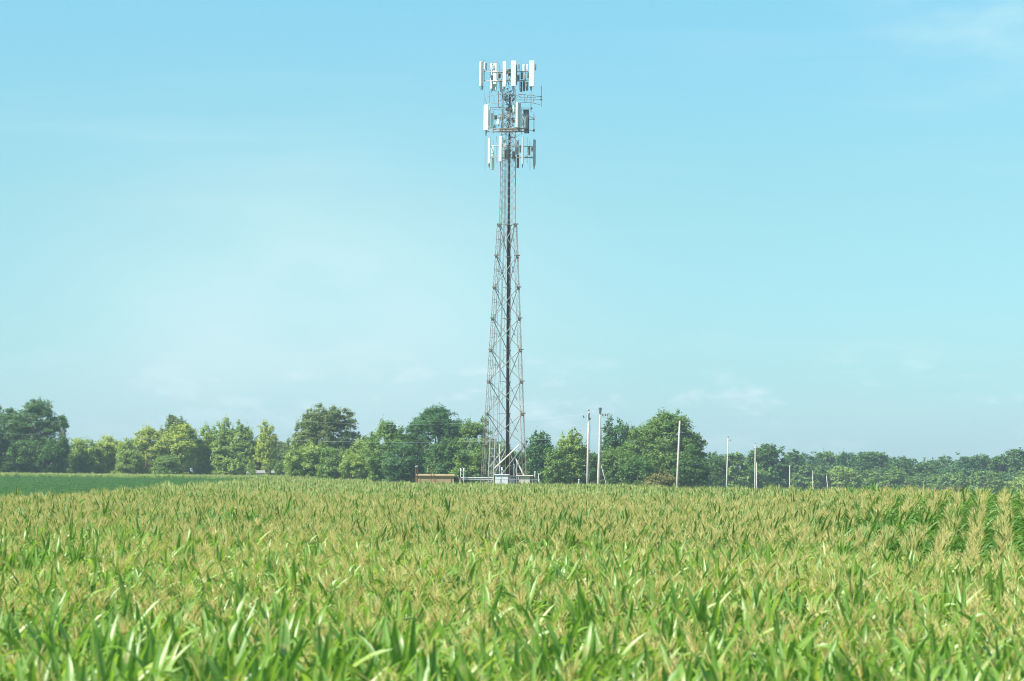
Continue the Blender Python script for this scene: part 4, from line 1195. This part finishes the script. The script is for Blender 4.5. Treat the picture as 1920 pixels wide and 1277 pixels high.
def ex2(root, top, o0):
    mb = MB(); mb.tube([top + np.array([0, 0, -.75]), top + np.array([0, 0, .04])], [.13, .2], 10); part(mb, 'top_cover', M['darkbox'], root)
    mb = MB(); mb.tube([top + np.array([0, -.15, -.95]), top + np.array([.9, -.15, -.9])], .035, 6); mb.tube([top + np.array([.1, -.15, -1.25]), top + np.array([.45, -.15, -.93])], .025, 6)
    part(mb, 'bracket_arm', M['galv'], root)
    for x_ in (.3, .62, .9): ins(root, top + np.array([x_, -.15, -.93]))
    mb = MB(); pts = []
    for i in range(14):
        t_ = i / 13; pts.append(top + np.array([.85 + .28 * math.sin(t_ * math.pi) - .78 * max(0, t_ - .55) / .45, -.2, -1.0 - 2.5 * t_]))
    mb.tube(pts, .022, 5)
    mb.tube([top + np.array([.95, -.15, -.7]), top + np.array([1.12, -.15, -.55]), top + np.array([1.2, -.15, -.85]), top + np.array([1.0, -.15, -1.1])], .025, 5)
    part(mb, 'drop_cable', M['wiredark'], root)
    mb = MB(); mb.tube([top + np.array([.2, -.1, -2.2 - i * .8]) for i in range(9)], .025, 5); part(mb, 'ground_wire', M['wiredark'], root)
def ex3(root, top, o0):
    ins(root, top); mb = MB(); mb.tube([top + np.array([0, -.15, -.5]), top + np.array([.45, -.15, -.55])], .03, 5); part(mb, 'bracket_arm', M['galv'], root)
    ins(root, top + np.array([.45, -.15, -.55]))
def ex0(root, top, o0): ins(root, top)
PR = .82
p1 = upole(1104, 772, 1101.3, 284, .17, 'pole', 'first tall utility pole right of the tower, with a dark slim top', extra=ex1)
p2 = upole(1125.3, 765, 1123, 288, .17, 'pole', 'tallest utility pole with a dark flared cap and a hanging looped cable', extra=ex2)
p2b = upole(1122.5, 850, 1120.5, 292, .12, 'pole', 'shorter pale pole standing tight against the left side of the tallest utility pole', extra=None)
p3 = upole(1274.5, 789, 1269.3, 300, .165, 'pole', 'bare pale leaning pole without any fittings in front of the largest right tree')
p4 = upole(1365.2, 821, 1362.2, 420, .16, 'pole', 'slim brownish utility pole with a small side insulator right of the bare pole', extra=ex3)
p5 = upole(1416, 833, 1415.5, 470, .16, 'pole', 'taller front pole of the close pair before the dark tall far tree', extra=ex0)
p5b = upole(1418.4, 868, 1418.6, 500, .15, 'pole', 'shorter rear pole of the close pair before the dark tall far tree')
p6 = upole(1481, 872, 1480.3, 540, .15, 'pole', 'third utility pole from the far end of the receding line', extra=ex0)
p7 = upole(1524.2, 882, 1523.6, 590, .13, 'pole', 'second to last small utility pole in the receding line')
p8 = upole(1549.5, 892, 1551.5, 630, .14, 'pole', 'last and smallest utility pole, leaning to the left')
# guy wire of the tallest pole
mb = MB(); o0 = p2[1]; mb.tube([P(1127, 872, 287), P(1132.5, 893, 286.5), P(1139, 916, 286)], .03, 5); o = mb.build('guy_wire', M['wire']); tag(o, 'pale guy wire slanting down to the right from the tallest utility pole', 'wire')

# overhead wires
def wire(pts, r, label, m_='wire'):
    mb = MB(); mb.tube(pts, r, 4, caps=False); o = mb.build('power_line', M[m_]); tag(o, label, 'wire', 'overhead wires')
def span(a, b, sag, n=14):
    return [a + (b - a) * t + np.array([0, 0, -4 * sag * t * (1 - t)]) for t in np.linspace(0, 1, n)]
wire(span(P(-60, 786, 320), P(560, 789, 318), .35) + span(P(560, 789, 318), P(1093, 777, 284), .8)[1:], .006, 'upper thin wire crossing the sky and trees left of the tower')
wire(span(P(-60, 809, 322), P(560, 826, 320), .3) + span(P(560, 826, 320), P(1103, 820, 284.4), .4)[1:], .008, 'lower thin wire crossing in front of the trees left of the tower')
wire(span(P(1126, 776, 287.7), P(1273, 862, 300), .5), .008, 'thin wire from the tallest utility pole to the bare pole', 'wiredark')
wire(span(P(1273, 868, 300), P(1364, 850, 420), .8), .012, 'thin wire drooping between the bare pole and the slim brownish pole')

# white building glimpsed behind the trees at left
root, o0 = thing_at('farm_building', 494, 451, 'small white building half hidden low behind the left trees', 'building')
h = rel(o0, 494, 886.5, 451)[2]
mb = MB(); mb.box((0, 2.5, h / 2), (6.0, 5.0, h)); part(mb, 'wall', M['whitebox'], root)
mb = MB(); mb.add([(-3.2, -.3, h), (3.2, -.3, h), (3.2, 5.3, h), (-3.2, 5.3, h), (-3.2, 2.5, h + .45), (3.2, 2.5, h + .45)], [(0, 3, 2, 1), (0, 1, 5, 4), (2, 3, 4, 5)])
mb.f.append([[mb.n - 6, mb.n - 2, mb.n - 3]]); mb.f.append([[mb.n - 5, mb.n - 4, mb.n - 1]])
part(mb, 'roof', M['galv'], root)
for x_ in (-1.8, .2, 1.9):
    mb = MB(); mb.box((x_, -.02, h * .6), (.7, .04, .8)); part(mb, 'window', M['darkbox'], root)
tree('tree', 472, 862, 9, 447, 'light', 'bush', 'small bush in front of the left end of the white building', 5001)
tree('tree', 503, 868, 7, 447, 'olive', 'bush', 'small bush in front of the middle of the white building', 5002)
tree('tree', 524, 862, 9, 447, 'mid', 'bush', 'small bush in front of the right end of the white building', 5003)

# ------------------------------------------------------------------ haze
mb = MB(); mb.box((0, 0, 22), (5400, 5400, 70))
hz = mb.build('haze', bpy.data.materials.new('haze_air')); tag(hz, kind='stuff')
hm = hz.data.materials[0]; hm.use_nodes = True
for nn in list(hm.node_tree.nodes):
    if nn.type == 'BSDF_PRINCIPLED': hm.node_tree.nodes.remove(nn)
pv = hm.node_tree.nodes.new('ShaderNodeVolumePrincipled'); pv.inputs['Color'].default_value = (.72, .88, 1, 1); pv.inputs['Density'].default_value = .00026
pv.inputs['Anisotropy'].default_value = 0.2
hm.node_tree.links.new(pv.outputs[0], [n for n in hm.node_tree.nodes if n.type == 'OUTPUT_MATERIAL'][0].inputs['Volume'])
